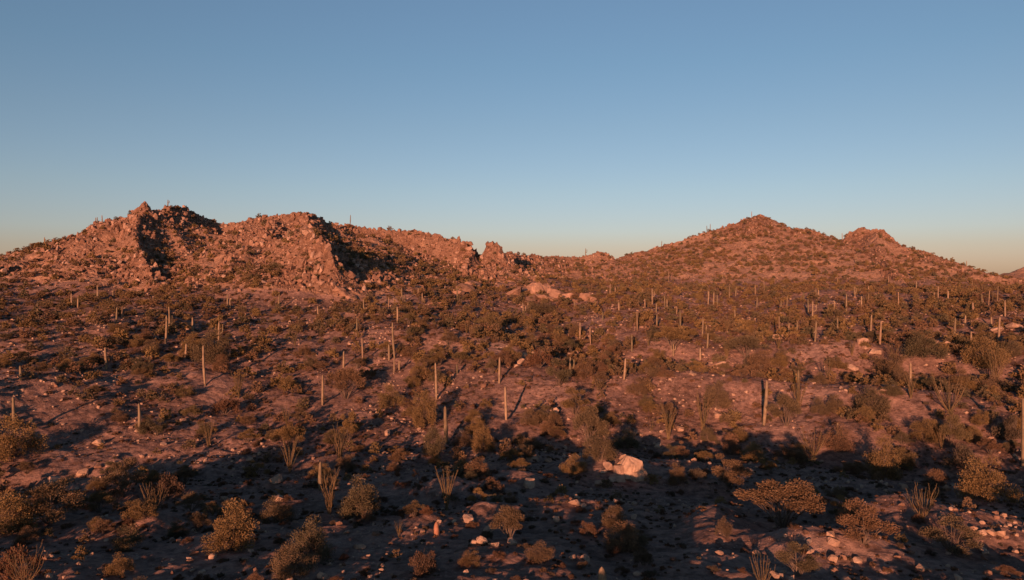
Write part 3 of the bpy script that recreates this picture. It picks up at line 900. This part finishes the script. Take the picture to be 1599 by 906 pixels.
# photo column, base row, width, height, style, label, short
BUSH = [
    (362, 862, 84, 66, 'round', 'bright golden round bush, upper one of two at lower left', 'the upper golden bush at lower left'),
    (485, 882, 80, 70, 'round', 'golden bush with a pointed top, lower one of two at lower left', 'the pointed golden bush'),
    (560, 812, 78, 66, 'round', 'golden bush leaning right beside a greenish ocotillo', 'the golden bush by the ocotillo'),
    (1222, 826, 140, 72, 'tree', 'widest golden bush, spreading over dark ground at lower right', 'the widest golden bush'),
    (1348, 852, 94, 62, 'open', 'broad olive bush with an arching right side, below the widest bush', 'the broad arching bush'),
    (1376, 752, 56, 56, 'round', 'round golden bush above a line of small stones, right', 'the round golden bush at right'),
    (1536, 782, 78, 60, 'round', 'large olive bush over the sunlit stony patch, right', 'the large olive bush at right'),
    (1486, 864, 84, 44, 'open', 'dull green low bush below the sunlit stony patch, right', 'the dull green bush at lower right'),
    (78, 822, 110, 62, 'open', 'big dark brown bush mass with an orange stone behind it, left', 'the big dark bush mass at left'),
    (12, 836, 80, 50, 'round', 'dark bush at the left margin joined to the big brown mass', ''),
    (18, 718, 78, 50, 'round', 'dark bush around the foot of the saguaro on the left margin', 'the dark bush at the left margin'),
    (192, 778, 66, 50, 'open', 'twiggy brown bush on the shaded slope, lower left', 'the twiggy brown bush at left'),
    (755, 708, 52, 44, 'round', 'compact orange bush standing alone on dark ground, centre', 'the compact orange centre bush'),
    (662, 670, 52, 62, 'round', 'tall round olive bush left of the stout centre saguaro', 'the tall olive centre bush'),
    (674, 714, 46, 44, 'round', 'dark olive bush at the foot of the stout centre saguaro', ''),
    (607, 638, 44, 34, 'round', 'small bright tan bush on a lit spot, left of centre', 'the small bright tan bush'),
    (540, 625, 62, 52, 'tree', 'large brown bush right of the centre left saguaro', 'the large brown bush'),
    (918, 700, 62, 60, 'tree', 'upper part of the golden bush pair above the pale boulders', 'the golden bush pair'),
    (938, 722, 66, 50, 'round', 'lower part of the golden bush pair, just left of the pale boulders', ''),
    (898, 650, 60, 42, 'open', 'spreading orange bush with a bright stone at its left foot', 'the spreading orange bush'),
    (978, 702, 44, 28, 'round', 'low tan bush right of the golden bush pair', ''),
    (1138, 762, 68, 50, 'open', 'yellowish bush right of the pale boulders, right one of two', 'the yellowish bush pair'),
    (1056, 758, 36, 34, 'round', 'small golden bush right of the pale boulders, left one of two', ''),
    (1086, 750, 30, 24, 'low', 'small brown bush between two yellowish bushes', ''),
    (1142, 712, 36, 32, 'round', 'small round bush in shade above the yellowish pair', ''),
    (1306, 706, 52, 36, 'round', 'orange bush wrapped around a one-armed saguaro', 'the orange bush around the saguaro'),
    (1228, 668, 58, 46, 'tree', 'golden bush right of the big bright terrace saguaro', 'the golden terrace bush'),
    (1362, 648, 58, 40, 'round', 'dense orange bush on the right part of the terrace', 'the dense orange terrace bush'),
    (1445, 692, 40, 34, 'round', 'ragged tan bush below the large vase-shaped ocotillo', ''),
    (1485, 700, 42, 52, 'open', 'reddish straggling bush under the large vase-shaped ocotillo', ''),
    (332, 570, 56, 46, 'round', 'golden round bush behind the tall bowed saguaro', 'the bush behind the bowed saguaro'),
    (452, 706, 52, 42, 'tree', 'leafy bush at the top of the bare ocotillo stems, lower left', ''),
    (545, 690, 36, 46, 'open', 'slim brown bush above the pink mound, lower left', 'the slim brown bush'),
    (662, 898, 58, 42, 'low', 'reddish dark bush at the bottom, left of centre', 'the reddish bush at the bottom'),
    (768, 770, 52, 26, 'low', 'reddish grassy shrub on a sunlit mound, lower centre', 'the reddish grassy shrub'),
    (873, 604, 52, 42, 'open', 'drooping brown bush on the slope of the lit mound', ''),
    (912, 592, 46, 34, 'round', 'olive bush below the twin saguaros on the mound', ''),
    (1120, 640, 54, 44, 'round', 'brown bush on the terrace right of the edge ocotillo', ''),
    (1190, 588, 52, 40, 'round', 'bushy golden shrub behind the big bright terrace saguaro', ''),
    (1005, 884, 32, 32, 'low', 'dim brown bush on the dark flat at the bottom, right of centre', ''),
    (1130, 838, 30, 34, 'low', 'reddish upright shrub on a narrow sunlit strip, lower right', 'the reddish upright shrub'),
    (918, 838, 40, 28, 'low', 'rusty shrub on a sunlit patch below the pale boulders', 'the rusty shrub'),
    (260, 780, 50, 38, 'low', 'dim brown bush above the dry ocotillo, lower left', ''),
    (350, 648, 46, 30, 'low', 'rusty low bush on the stony slope, left', ''),
    (765, 520, 44, 30, 'round', 'dark round bush in the shaded gully right of centre', ''),
    (700, 540, 40, 26, 'open', 'tan bush on the pink rise left of centre', ''),
    (25, 905, 60, 46, 'low', 'reddish bush in the bottom left corner', ''),
    (1245, 902, 70, 50, 'open', 'dead-looking brown bush at the bottom, right', ''),
    (842, 575, 44, 34, 'low', 'orange-brown bush beside the lit boulder pile on the mound', ''),
    (1575, 690, 44, 40, 'low', 'pinkish dry shrub left of the right margin saguaro', ''),
    (1505, 735, 56, 36, 'low', 'grey-pink shrub above the large olive bush, right', ''),
    (1440, 560, 60, 40, 'round', 'dark olive thicket in the shaded hollow, right', ''),
    (1535, 575, 66, 42, 'round', 'dark green thicket in the hollow near the right edge', ''),
    (1390, 590, 60, 34, 'round', 'dark bush in the shaded hollow behind the right terrace', ''),
    (1050, 545, 62, 34, 'tree', 'broad brown bush behind the small armed saguaro', ''),
    (1165, 560, 70, 36, 'tree', 'broad tan bush in front of the scrub under the right hill', ''),
    (842, 492, 60, 24, 'round', 'dark bushy clump below the slabby outcrop', ''),
]
def shrub_height_scale(style): return {'round': 0.80, 'open': 0.93, 'low': 0.48, 'tree': 0.88}[style]
def place_shrub(style, k, x, y, z, w, h, rz=None):
    pr = PROTO[style][k % len(PROTO[style])]
    o = take(pr, (x, y, z - 0.02), rnd.uniform(0, 6.28) if rz is None else rz, (w, w * rnd.uniform(0.85, 1.1), h / shrub_height_scale(style)))
    if 'label' in o.keys(): del o['label']
    if style == 'low': tag(o, cat='dry shrub', group='low dry shrubs on the desert floor')
    else: tag(o, cat='desert shrub', group='leafy shrubs on the desert slope')
    return o
shrubs_xy = []
for k, (px, yb, w, h, st, lab, short) in enumerate(BUSH):
    x, y, z, r_ = at(px, yb - h * 0.06)
    o = place_shrub(st, k, x, y, z, w / F * r_, h / F * r_ * 1.05)
    o['label'] = lab
    if short: ANCHORS.append((px, yb - h / 2, short))
    shrubs_xy.append((x, y, w / F * r_ / 2))
for _px, _py, _w in [(962, 745, 6.0), (981, 745, 5.0), (765, 850, 3.0), (681, 836, 2.5), (1043, 686, 2.5), (1097, 673, 2.5), (697, 797, 3.0), (942, 885, 2.5), (828, 760, 2), (905, 790, 2), (1482, 642, 3.0)]:
    _x, _y, _, _ = at(_px, _py)
    shrubs_xy.append((_x, _y, _w / 2))

# random shrubs over the whole land; the largest in view become objects, the rest one mass
def scatter(n, r0, r1, a0, a1, g):
    a = g.uniform(a0, a1, n); r = np.sqrt(g.uniform(r0 ** 2, r1 ** 2, n))
    return np.sin(a) * r, np.cos(a) * r
def cand():
    out_ = []
    def add(n, r0, r1, wlo, whi, kind, a=R(40)):
        x, y = scatter(n, r0, r1, -a, a, rng)
        w = wlo + (whi - wlo) * rng.random(n) ** 1.35
        out_.append(np.stack([x, y, w, np.full(n, kind)], 1))
    add(260, 52, 105, 1.2, 3.8, 0); add(900, 105, 170, 1.2, 4.4, 0); add(3400, 45, 170, 0.3, 1.5, 1)
    add(5600, 145, 345, 1.3, 4.8, 0); add(15000, 160, 345, 0.4, 1.7, 1)
    add(19000, 330, 600, 0.9, 3.4, 0); add(9000, 330, 600, 0.5, 1.6, 1)
    return np.concatenate(out_)
LITWAYS = [(890, 820, 2.6), (810, 770, 2.2), (1500, 790, 5), (1268, 790, 1.8), (1325, 872, 2.2), (1122, 860, 1.2), (745, 790, 2.0), (765, 845, 1.8), (150, 700, 4), (560, 700, 3), (975, 722, 3.4), (240, 815, 2), (1000, 610, 9), (1200, 620, 12), (1330, 620, 8), (360, 840, 1.6), (485, 860, 1.4), (1220, 800, 3), (1350, 830, 2)]
C = cand()
cx, cy, cw, ck = C.T
cz = grid_at(GZc, cx, cy); crk = grid_at(GROCKc, cx, cy)
cr_ = np.hypot(cx, cy)
cw = cw * np.where((ck == 0) & (cr_ > 200) & (cr_ < 345), 0.82, 1.0)
cpx, cpy = to_pix(cx, cy, cz)
keep = visible(cx, cy, cz, 1.5) & (cpx > -40) & (cpx < 1640)
dens = 0.5 + 0.75 * fbm(cx / 30, cy / 30, 3, 201)
dens = np.where(cr_ < 150, 0.6 + 0.8 * fbm(cx / 12, cy / 12, 2, 207), dens)
dens = dens + 0.24 * smooth(290, 350, cr_) * (cpx > 900)
dens = dens + np.where(cpx > 740, 0.36 - 0.22 * smooth(225, 260, cr_), 0.34 - 0.24 * smooth(215, 245, cr_)) * smooth(150, 175, cr_) * smooth(400, 290, cr_)
dens = np.where((ck == 0) & (cpx < 720) & (cr_ < 300), dens * 0.9, dens)
dens = dens * (1 - 0.5 * smooth(0.25, 0.7, crk))
# open stony slopes the photograph shows bare
def bare(px0, py0, sx, sy, k): 
    global dens
    dens = dens * (1 - k * np.exp(-((cpx - px0) / sx) ** 2 - ((cpy - py0) / sy) ** 2))
dens = dens + 0.2 * ((cpx > 760) & (cr_ < 150) & (ck == 0))
bare(690, 545, 90, 26, .6); bare(1130, 612, 130, 22, .8); bare(1310, 612, 40, 22, .8); bare(860, 790, 110, 60, .6); bare(230, 640, 150, 30, .3); bare(380, 740, 120, 60, .3); bare(1100, 800, 90, 90, .8); bare(1470, 790, 60, 40, .7)
keep &= rng.random(len(cx)) < dens
for (sx_, sy_, sw_) in shrubs_xy:
    keep &= ~((np.hypot(cx - sx_, cy - sy_) < sw_ * 0.8 + cw * 0.35) & (cr_ < 200))
for (sx_, sy_) in [(at(s[0], s[2])[:2]) for s in SAG if s[2] > 540]:
    r_s = math.hypot(sx_, sy_)
    a_s = math.atan2(sx_, sy_)
    da = np.abs(np.arctan2(cx, cy) - a_s) * cr_
    keep &= ~((da < cw * 0.5 + 0.4) & (cr_ > r_s - 14) & (cr_ < r_s + 0.5))
cx, cy, cz, cw, ck, cr_, cpx, cpy = [q[keep] for q in (cx, cy, cz, cw, ck, cr_, cpx, cpy)]
app = cw / cr_
inframe = (cpy < 960) & (cpx > 0) & (cpx < 1599)
big = np.where((ck == 0) & inframe)[0]; big = big[np.argsort(-app[big])][:300 - len([b for b in BUSH if b[4] != 'low'])]
low = np.where((ck == 1) & inframe)[0]; low = low[np.argsort(-app[low])][:290 - len([b for b in BUSH if b[4] == 'low'])]
for n_, i in enumerate(list(big)):
    st = rnd.choice(('round', 'round', 'open', 'tree'))
    o = place_shrub(st, rnd.randrange(10), float(cx[i]), float(cy[i]), float(cz[i]), float(cw[i]), float(cw[i]) * rnd.uniform(0.55, 0.8))
    MADE.append((o, float(cpx[i]), float(cpy[i]), 'leafy shrub'))
for n_, i in enumerate(list(low)):
    o = place_shrub('low', rnd.randrange(10), float(cx[i]), float(cy[i]), float(cz[i]), float(cw[i]), float(cw[i]) * rnd.uniform(0.4, 0.65))
    MADE.append((o, float(cpx[i]), float(cpy[i]), 'dry shrub'))
for ps in PROTO.values():
    for p in ps:
        if p.name not in used_protos:
            for ch in KIDS[p.name]: bpy.data.objects.remove(ch)
            bpy.data.objects.remove(p)

def merge_mass(name, protos, X, Y, Z, S, HS, mat, label, pick=None, tilt=None, sink=0.0):
    """one mesh that holds many small copies (numpy)"""
    n = len(X)
    idx = rng.integers(0, len(protos), n) if pick is None else pick
    Vo, Fo, To, off = [], [], [], 0
    for k, (pv, pf) in enumerate(protos):
        s = np.where(idx == k)[0]
        if not len(s): continue
        a = rng.uniform(0, 2 * math.pi, len(s)); ca, sa = np.cos(a), np.sin(a)
        sx, sz = S[s], HS[s]
        P = np.empty((len(s), len(pv), 3))
        px_, py_, pz_ = pv[:, 0], pv[:, 1], pv[:, 2]
        if tilt is not None:
            t = rng.uniform(-tilt, tilt, len(s))[:, None]
            q = px_[None] * np.cos(t) - pz_[None] * np.sin(t); pz2 = px_[None] * np.sin(t) + pz_[None] * np.cos(t)
            px2 = q
        else:
            px2, pz2 = px_[None], pz_[None]
        P[:, :, 0] = (px2 * ca[:, None] - py_[None] * sa[:, None]) * sx[:, None] + X[s][:, None]
        P[:, :, 1] = (px2 * sa[:, None] + py_[None] * ca[:, None]) * sx[:, None] + Y[s][:, None]
        P[:, :, 2] = pz2 * sz[:, None] + (Z[s] - sink * sz)[:, None]
        Vo.append(P.reshape(-1, 3))
        Fo.append((pf[None] + (np.arange(len(s)) * len(pv))[:, None, None] + off).reshape(-1, pf.shape[1]))
        To.append(np.repeat(rng.random(len(s)), len(pv)))
        off += len(s) * len(pv)
    me = mesh_np(name, np.concatenate(Vo), np.concatenate(Fo), mat, False, {'tint': np.concatenate(To)})
    return tag(link(name, me), label=label, kind='stuff')

def far_protos(style, seeds, leaves, leaf):
    res = []
    for s in seeds:
        _, _, lv, lf = shrub_parts(s, style, leaves, leaf)
        res.append((lv, lf))
    return res
rest0 = np.setdiff1d(np.where(ck == 0)[0], big); rest1 = np.setdiff1d(np.where(ck == 1)[0], low)
mid0 = rest0[cr_[rest0] < 300]; far0 = rest0[cr_[rest0] >= 300]
LEAFP = far_protos('round', (501, 502, 503), 420, 0.10) + far_protos('open', (504, 505), 360, 0.10)
LEAFQ = far_protos('round', (511, 512, 513), 170, 0.17) + far_protos('tree', (514,), 150, 0.17)
LOWP = far_protos('low', (521, 522, 523), 130, 0.16)
merge_mass('shrubbery', LEAFP, cx[mid0], cy[mid0], cz[mid0], cw[mid0], cw[mid0] * rng.uniform(0.75, 1.0, len(mid0)), M_LEAF, 'brown and olive scrub filling the middle slope')
merge_mass('shrubbery', LEAFQ, cx[far0], cy[far0], cz[far0], cw[far0], cw[far0] * rng.uniform(0.7, 1.0, len(far0)), M_LEAF, 'small dark bushes dotted over the far hills')
merge_mass('undergrowth', LOWP, cx[rest1], cy[rest1], cz[rest1], cw[rest1], cw[rest1] * rng.uniform(0.8, 1.2, len(rest1)), M_DRY, 'low dry undergrowth between the larger bushes')
# unseen scrub added past the lower and side edges to shade the near ground
bx, by = scatter(1500, 6, 170, R(35), R(325), rng)
b2x, b2y = scatter(80, 6, 50, -R(36), R(36), rng)
bx = np.concatenate([bx, b2x]); by = np.concatenate([by, b2y])
_bz = grid_at(GZc, bx, by); _p = to_pix(bx, np.maximum(by, 0.1), _bz)
ok = (by < 1) | (_p[1] > 985) | (_p[0] < -60) | (_p[0] > 1660)
bx, by, _bz = bx[ok], by[ok], _bz[ok]
bw = rng.uniform(1.8, 6.0, len(bx))
# ways by which the low sun reaches the sunlit patches of the near ground
lit_ = np.ones(len(bx), bool)
for (px, py, hw) in LITWAYS:
    qx, qy, _, _ = at(px, py)
    al = -((bx - qx) * LDIR.x + (by - qy) * LDIR.y) / math.cos(R(SUN_EL)); ac = np.abs((bx - qx) * LDIR.y - (by - qy) * LDIR.x)
    lit_ &= ~((al > 0) & (al < 75) & (ac < hw + bw * 0.45))
bx, by, _bz, bw = bx[lit_], by[lit_], _bz[lit_], bw[lit_]
merge_mass('shrubbery', LEAFP, bx, by, _bz, bw, bw * 0.85, M_LEAF, 'unseen scrub added around and behind the viewpoint to shade the ground')
# fine grass and twigs on the near ground
gx, gy = scatter(17000, 48, 210, -R(38), R(38), rng)
gm = fbm(gx / 9, gy / 9, 3, 301) > -0.12
gx, gy = gx[gm], gy[gm]
gw = rng.uniform(0.18, 0.6, len(gx))
merge_mass('grass', far_protos('low', (531, 532), 34, 0.34), gx, gy, grid_at(GZc, gx, gy), gw, gw * 0.9, M_DRY, 'dry tufts of grass on the stony ground')

# ------------------------------------------------------------------ stones and boulders
pale_i = [0]
PALE = [stone_mesh(700 + k, 1.0, 0.9, 0.8, M_PALE, 0.025) for k in range(6)]
SLAB = [stone_mesh(750 + k, 1.15, 0.95, 0.7, M_SLAB, 0.12) for k in range(5)]
STONE = [stone_mesh(720 + k, 1.0, 0.8, 0.62, M_PALE if k % 3 == 0 else M_ROCK, 0.08) for k in range(9)]
def boulder(px, py, w, h, lab, short='', pale=True, rot=None, name='boulder', raise_=0.0, fwd=0.0):
    """a boulder whose middle shows at (px, py), w by h photo pixels"""
    x, y, z, r_ = at(px, py + h / 2)
    ww, hh = w / F * r_, h / F * r_
    pale_i[0] += 1
    me = (PALE if pale else STONE)[pale_i[0] % (6 if pale else 9)]
    o = link(name, me)
    a = math.atan2(x, y)
    x += math.sin(a) * fwd; y += math.cos(a) * fwd
    z = hz(x, y) + hh * 0.30 + raise_
    o.location = (x, y, z)
    o.rotation_euler = rot or (rnd.uniform(-.4, .4), rnd.uniform(-.4, .4), rnd.uniform(0, 6.28))
    o.scale = (ww * 1.0, ww * 0.95, hh / 0.78)
    tag(o, lab or None, 'boulder' if w > 14 else 'stone', 'boulders and stones on the desert slope')
    if short: ANCHORS.append((px, py, short))
    if not lab: MADE.append((o, px, py, 'boulder' if w > 14 else 'stone'))
    return o
# the pale cluster right of centre
boulder(983, 724, 34, 36, 'largest of the pale boulders, with a broad sunlit face', 'the pale boulders', rot=(0.25, 0.1, 0.4))
boulder(964, 719, 17, 26, 'upright pale stone at the top left of the pale boulder cluster', rot=(0.1, 0.35, 1.0))
boulder(948, 726, 17, 16, 'round pale stone at the left end of the pale boulder cluster')
boulder(966, 733, 22, 22, 'orange boulder in the middle of the pale boulder cluster')
boulder(994, 739, 21, 18, 'squarish low boulder at the lower right of the pale boulder cluster', rot=(0, 0.1, 0.2))
boulder(964, 744, 26, 11, 'flat slab lying along the foot of the pale boulder cluster', rot=(0.1, 0, 0.1))
boulder(1004, 736, 12, 17, 'dark-sided stone leaning at the right end of the pale boulder cluster', rot=(0, -0.5, 0))
boulder(975, 712, 15, 22, 'small pointed stone at the very top of the pale boulder cluster')
boulder(942, 735, 12, 7, '', '')
for (px, py, w, h, lab, short) in [
    (868, 641, 11, 14, 'bright orange stone at the left foot of the spreading orange bush', ''),
    (85, 748, 15, 15, 'orange stone poking out above the big dark bush mass at left', 'the orange stone at left'),
    (828, 752, 22, 15, 'reddish boulder alone on dark ground left of the pale boulders', 'the reddish lone boulder'),
    (898, 783, 18, 10, 'flat pale boulder below the pale boulder cluster', ''), (911, 787, 10, 8, '', ''), (935, 753, 14, 14, 'pinkish stone at the lower left of the pale boulder cluster', ''),
    (1034, 706, 8, 10, '', ''), (1043, 706, 9, 10, '', ''), (1026, 693, 12, 6, 'thin white slab below the bright vase-shaped ocotillo', ''),
    (831, 714, 22, 7, 'long flat pale slab above the reddish lone boulder', ''), (856, 717, 13, 8, '', ''),
    (744, 652, 20, 12, 'flat-topped pink boulder in the shade left of the lower centre saguaro', ''), (720, 670, 9, 10, '', ''), (755, 600, 10, 9, '', ''),
    (763, 824, 17, 12, 'upper stone of the pink heap at lower centre', 'the pink stone heap'), (752, 842, 22, 14, 'left lower stone of the pink heap at lower centre', ''), (770, 846, 20, 12, 'right lower stone of the pink heap at lower centre', ''),
    (738, 845, 13, 10, '', ''), (731, 808, 20, 6, 'thin pink slab above the pink stone heap', ''), (800, 844, 16, 12, '', ''),
    (1298, 832, 15, 10, 'round orange stone left of the broad arching bush, upper', 'the round orange stones'), (1300, 844, 17, 10, 'round orange stone left of the broad arching bush, lower', ''),
    (1561, 829, 13, 12, 'orange stone at the lower edge of the sunlit stony patch', 'the orange stone at right'), (1545, 829, 16, 8, '', ''), (1533, 830, 10, 8, '', ''),
    (1412, 758, 10, 10, '', ''), (1478, 760, 9, 9, '', ''), (1106, 714, 14, 8, '', ''), (1084, 701, 9, 6, '', ''), (1083, 716, 9, 7, '', ''), (1092, 732, 8, 6, '', ''),
    (1062, 667, 12, 10, 'pinkish round stone between the two bright ocotillos', ''), (1120, 646, 12, 10, '', ''), (391, 717, 12, 8, '', ''), (350, 776, 12, 8, '', ''), (357, 780, 8, 7, '', ''), (363, 767, 10, 7, '', ''),
    (430, 745, 22, 14, 'reddish boulder left of the leafy-topped ocotillo', ''), (433, 776, 15, 12, '', ''), (605, 674, 11, 10, '', ''), (553, 712, 12, 9, '', ''), (645, 714, 8, 8, '', ''), (642, 803, 12, 7, '', ''),
    (560, 852, 20, 9, '', ''), (892, 868, 12, 8, '', ''), (914, 870, 14, 8, '', ''), (960, 853, 12, 8, '', ''), (985, 793, 9, 8, '', ''), (868, 808, 12, 9, '', ''), (728, 892, 9, 7, '', ''), (502, 895, 12, 12, '', ''), (537, 880, 9, 7, '', ''),
    (153, 689, 14, 9, '', ''), (285, 655, 10, 7, '', ''), (128, 737, 14, 8, '', ''), (153, 727, 10, 6, '', ''), (255, 692, 8, 6, '', ''), (222, 711, 7, 6, '', ''), (85, 600, 9, 7, '', ''),
    (1477, 536, 18, 12, 'pale domed boulder on the scrubby slope at right', 'the pale domed boulder'), (1463, 536, 9, 9, '', ''), (1345, 531, 18, 9, 'whitish boulder just below the bright saguaro under the knob', ''), (1366, 548, 17, 8, '', ''), (1352, 542, 10, 6, '', ''),
    (1208, 522, 18, 14, 'pale rounded boulder in the scrub under the right hill', 'the pale boulder under the right hill'), (1225, 524, 13, 10, '', ''), (1118, 570, 30, 8, 'long pale slab on the shaded bank behind the terrace', 'the long pale slab'), (1081, 582, 12, 5, '', ''),
    (1240, 572, 16, 6, '', ''), (1330, 573, 16, 8, '', ''), (1365, 578, 14, 6, '', ''), (1375, 610, 22, 5, '', ''), (1555, 515, 20, 6, '', ''), (1583, 509, 20, 6, '', ''), (546, 535, 6, 5, '', ''), (452, 502, 5, 5, '', ''),
    (820, 553, 12, 9, 'sunlit stone at the left end of the boulder pile on the lit mound', 'the boulder pile on the mound'), (830, 549, 13, 8, '', ''), (843, 549, 13, 8, '', ''), (853, 550, 10, 7, '', ''), (826, 560, 15, 9, '', ''), (814, 563, 13, 9, '', ''), (835, 558, 10, 8, '', ''), (808, 570, 12, 7, '', ''),
    (1319, 905, 18, 10, '', ''), (1339, 873, 12, 8, '', ''), (1440, 884, 14, 8, '', ''), (1400, 868, 10, 5, '', ''), (1262, 845, 12, 9, '', ''), (1208, 897, 16, 12, '', ''), (1300, 870, 12, 9, '', ''),
]:
    boulder(px, py, w, h, lab, short, pale=(w * h > 90) or rnd.random() < .5)
# slabby outcrop at the foot of the long hill: rounded sunlit slabs
for (px, py, w, h) in [(806, 450, 22, 18), (822, 446, 24, 18), (842, 447, 28, 22), (856, 446, 26, 22), (868, 453, 26, 16), (884, 458, 22, 14), (830, 460, 26, 12), (853, 462, 26, 12), (915, 458, 14, 16), (926, 463, 10, 10), (897, 466, 12, 8), (808, 462, 18, 10),
                         (530, 448, 14, 10), (538, 455, 12, 8), (548, 461, 12, 8), (680, 471, 18, 8), (693, 468, 14, 7), (725, 446, 24, 14), (712, 452, 16, 10), (738, 440, 18, 12)]:
    o = boulder(px, py, w * 1.35, h * 1.2, '', '', pale=True, raise_=-0.22 * h / F * 320)
    o.data = SLAB[pale_i[0] % 5]

# small stones scattered over the near ground and along the lit streaks; the biggest as objects
sx1, sy1 = scatter(36000, 48, 240, -R(38), R(38), rng)
sm = fbm(sx1 / 11, sy1 / 11, 3, 401)
kp = rng.random(len(sx1)) < smooth(-0.5, 0.45, sm)
sx1, sy1 = sx1[kp], sy1[kp]
ss = 0.09 + 0.62 * rng.random(len(sx1)) ** 5
sz1 = grid_at(GZc, sx1, sy1); sr = np.hypot(sx1, sy1)
spx, spy = to_pix(sx1, sy1, sz1)
inf = (spx > 3) & (spx < 1596) & (spy < 900)
order = np.where(inf)[0]; order = order[np.argsort(-(ss / sr)[order])]
indiv = order[:190]
for i in indiv:
    me = STONE[rnd.randrange(9)]
    o = link('stone', me)
    s = float(ss[i])
    o.location = (float(sx1[i]), float(sy1[i]), float(sz1[i]) + s * 0.18)
    o.rotation_euler = (rnd.uniform(-.4, .4), rnd.uniform(-.4, .4), rnd.uniform(0, 6.28)); o.scale = (s, s, s)
    tag(o, cat='stone', group='boulders and stones on the desert slope')
    MADE.append((o, float(spx[i]), float(spy[i]), 'small stone'))
rs = np.setdiff1d(np.arange(len(sx1)), indiv)
HULL = [rand_hull(800 + k, 14 + k % 5, 1.0, 0.85, 0.75) for k in range(10)]
HULLT = [rand_hull(830 + k, 13 + k % 5, 0.8, 0.7, 1.15) for k in range(6)]
merge_mass('gravel', HULL[:5], sx1[rs], sy1[rs], sz1[rs], ss[rs], ss[rs], M_PALE, 'small pale stones strewn on the near ground', tilt=0.4, sink=-0.1)

# rocks of the hills
hx, hy = scatter(130000, 240, 590, -R(38), R(38), rng)
hzv = grid_at(GZc, hx, hy); hrk = grid_at(GROCKc, hx, hy)
hpx, hpy = to_pix(hx, hy, hzv)
pr_ = smooth(0.04, 0.5, hrk) + np.where(hpx > 960, 0.16, 0.06)
kp = visible(hx, hy, hzv, 1.2) & (rng.random(len(hx)) < pr_)
hx, hy, hzv, hrk, hpx, hpy = [q[kp] for q in (hx, hy, hzv, hrk, hpx, hpy)]
hs = 0.35 + 2.3 * rng.random(len(hx)) ** 4.5 * (0.5 + 0.85 * hrk) * np.where(hpx > 960, 0.6, 1.0)
merge_mass('rubble', HULL + HULLT, hx, hy, hzv, hs, hs * rng.uniform(0.8, 1.25, len(hx)), M_ROCK, 'broken red rock covering the crags of the hills', tilt=0.5, sink=-0.12)
# loose stones on the middle slope
mx, my = scatter(6000, 180, 340, -R(38), R(38), rng)
kp = fbm(mx / 16, my / 16, 3, 451) > 0.0
mx, my = mx[kp], my[kp]
ms = 0.2 + 0.8 * rng.random(len(mx)) ** 3
merge_mass('rubble', HULL[:6], mx, my, grid_at(GZc, mx, my), ms, ms * 0.8, M_PALE, 'loose pale stones between the bushes of the middle slope', tilt=0.3, sink=-0.1)

# ------------------------------------------------------------------ labels for the rest: told by the nearest landmark
ORD = ['', 'second ', 'third ', 'fourth ', 'fifth ', 'sixth ', 'seventh ', 'eighth ', 'ninth ', 'tenth ', 'eleventh ', 'twelfth ', 'thirteenth ', 'fourteenth ', 'fifteenth ', 'sixteenth ', 'seventeenth ', 'eighteenth ', 'nineteenth ', 'twentieth ']
buckets = {}
for o, px, py, kp_ in MADE:
    best_ = min(ANCHORS, key=lambda a: (a[0] - px) ** 2 + 2.2 * (a[1] - py) ** 2)
    dx, dy = px - best_[0], py - best_[1]
    if abs(dx) > 1.2 * abs(dy): side = 'to the right of' if dx > 0 else 'to the left of'
    else: side = 'straight below' if dy > 0 else 'straight above'
    buckets.setdefault((kp_, side, best_[2]), []).append((dx * dx + dy * dy, o))
for (kp_, side, short), lst in buckets.items():
    lst.sort(key=lambda t: t[0])
    for k, (_, o) in enumerate(lst):
        first = 'nearest ' if k == 0 else (ORD[k] + 'nearest ' if k < len(ORD) else 'outlying ')
        o['label'] = f'{first}{kp_} {side} {short}'
bpy.context.view_layer.update()
print('objects', len(bpy.data.objects), 'tris', sum(len(m.polygons) for m in bpy.data.meshes))
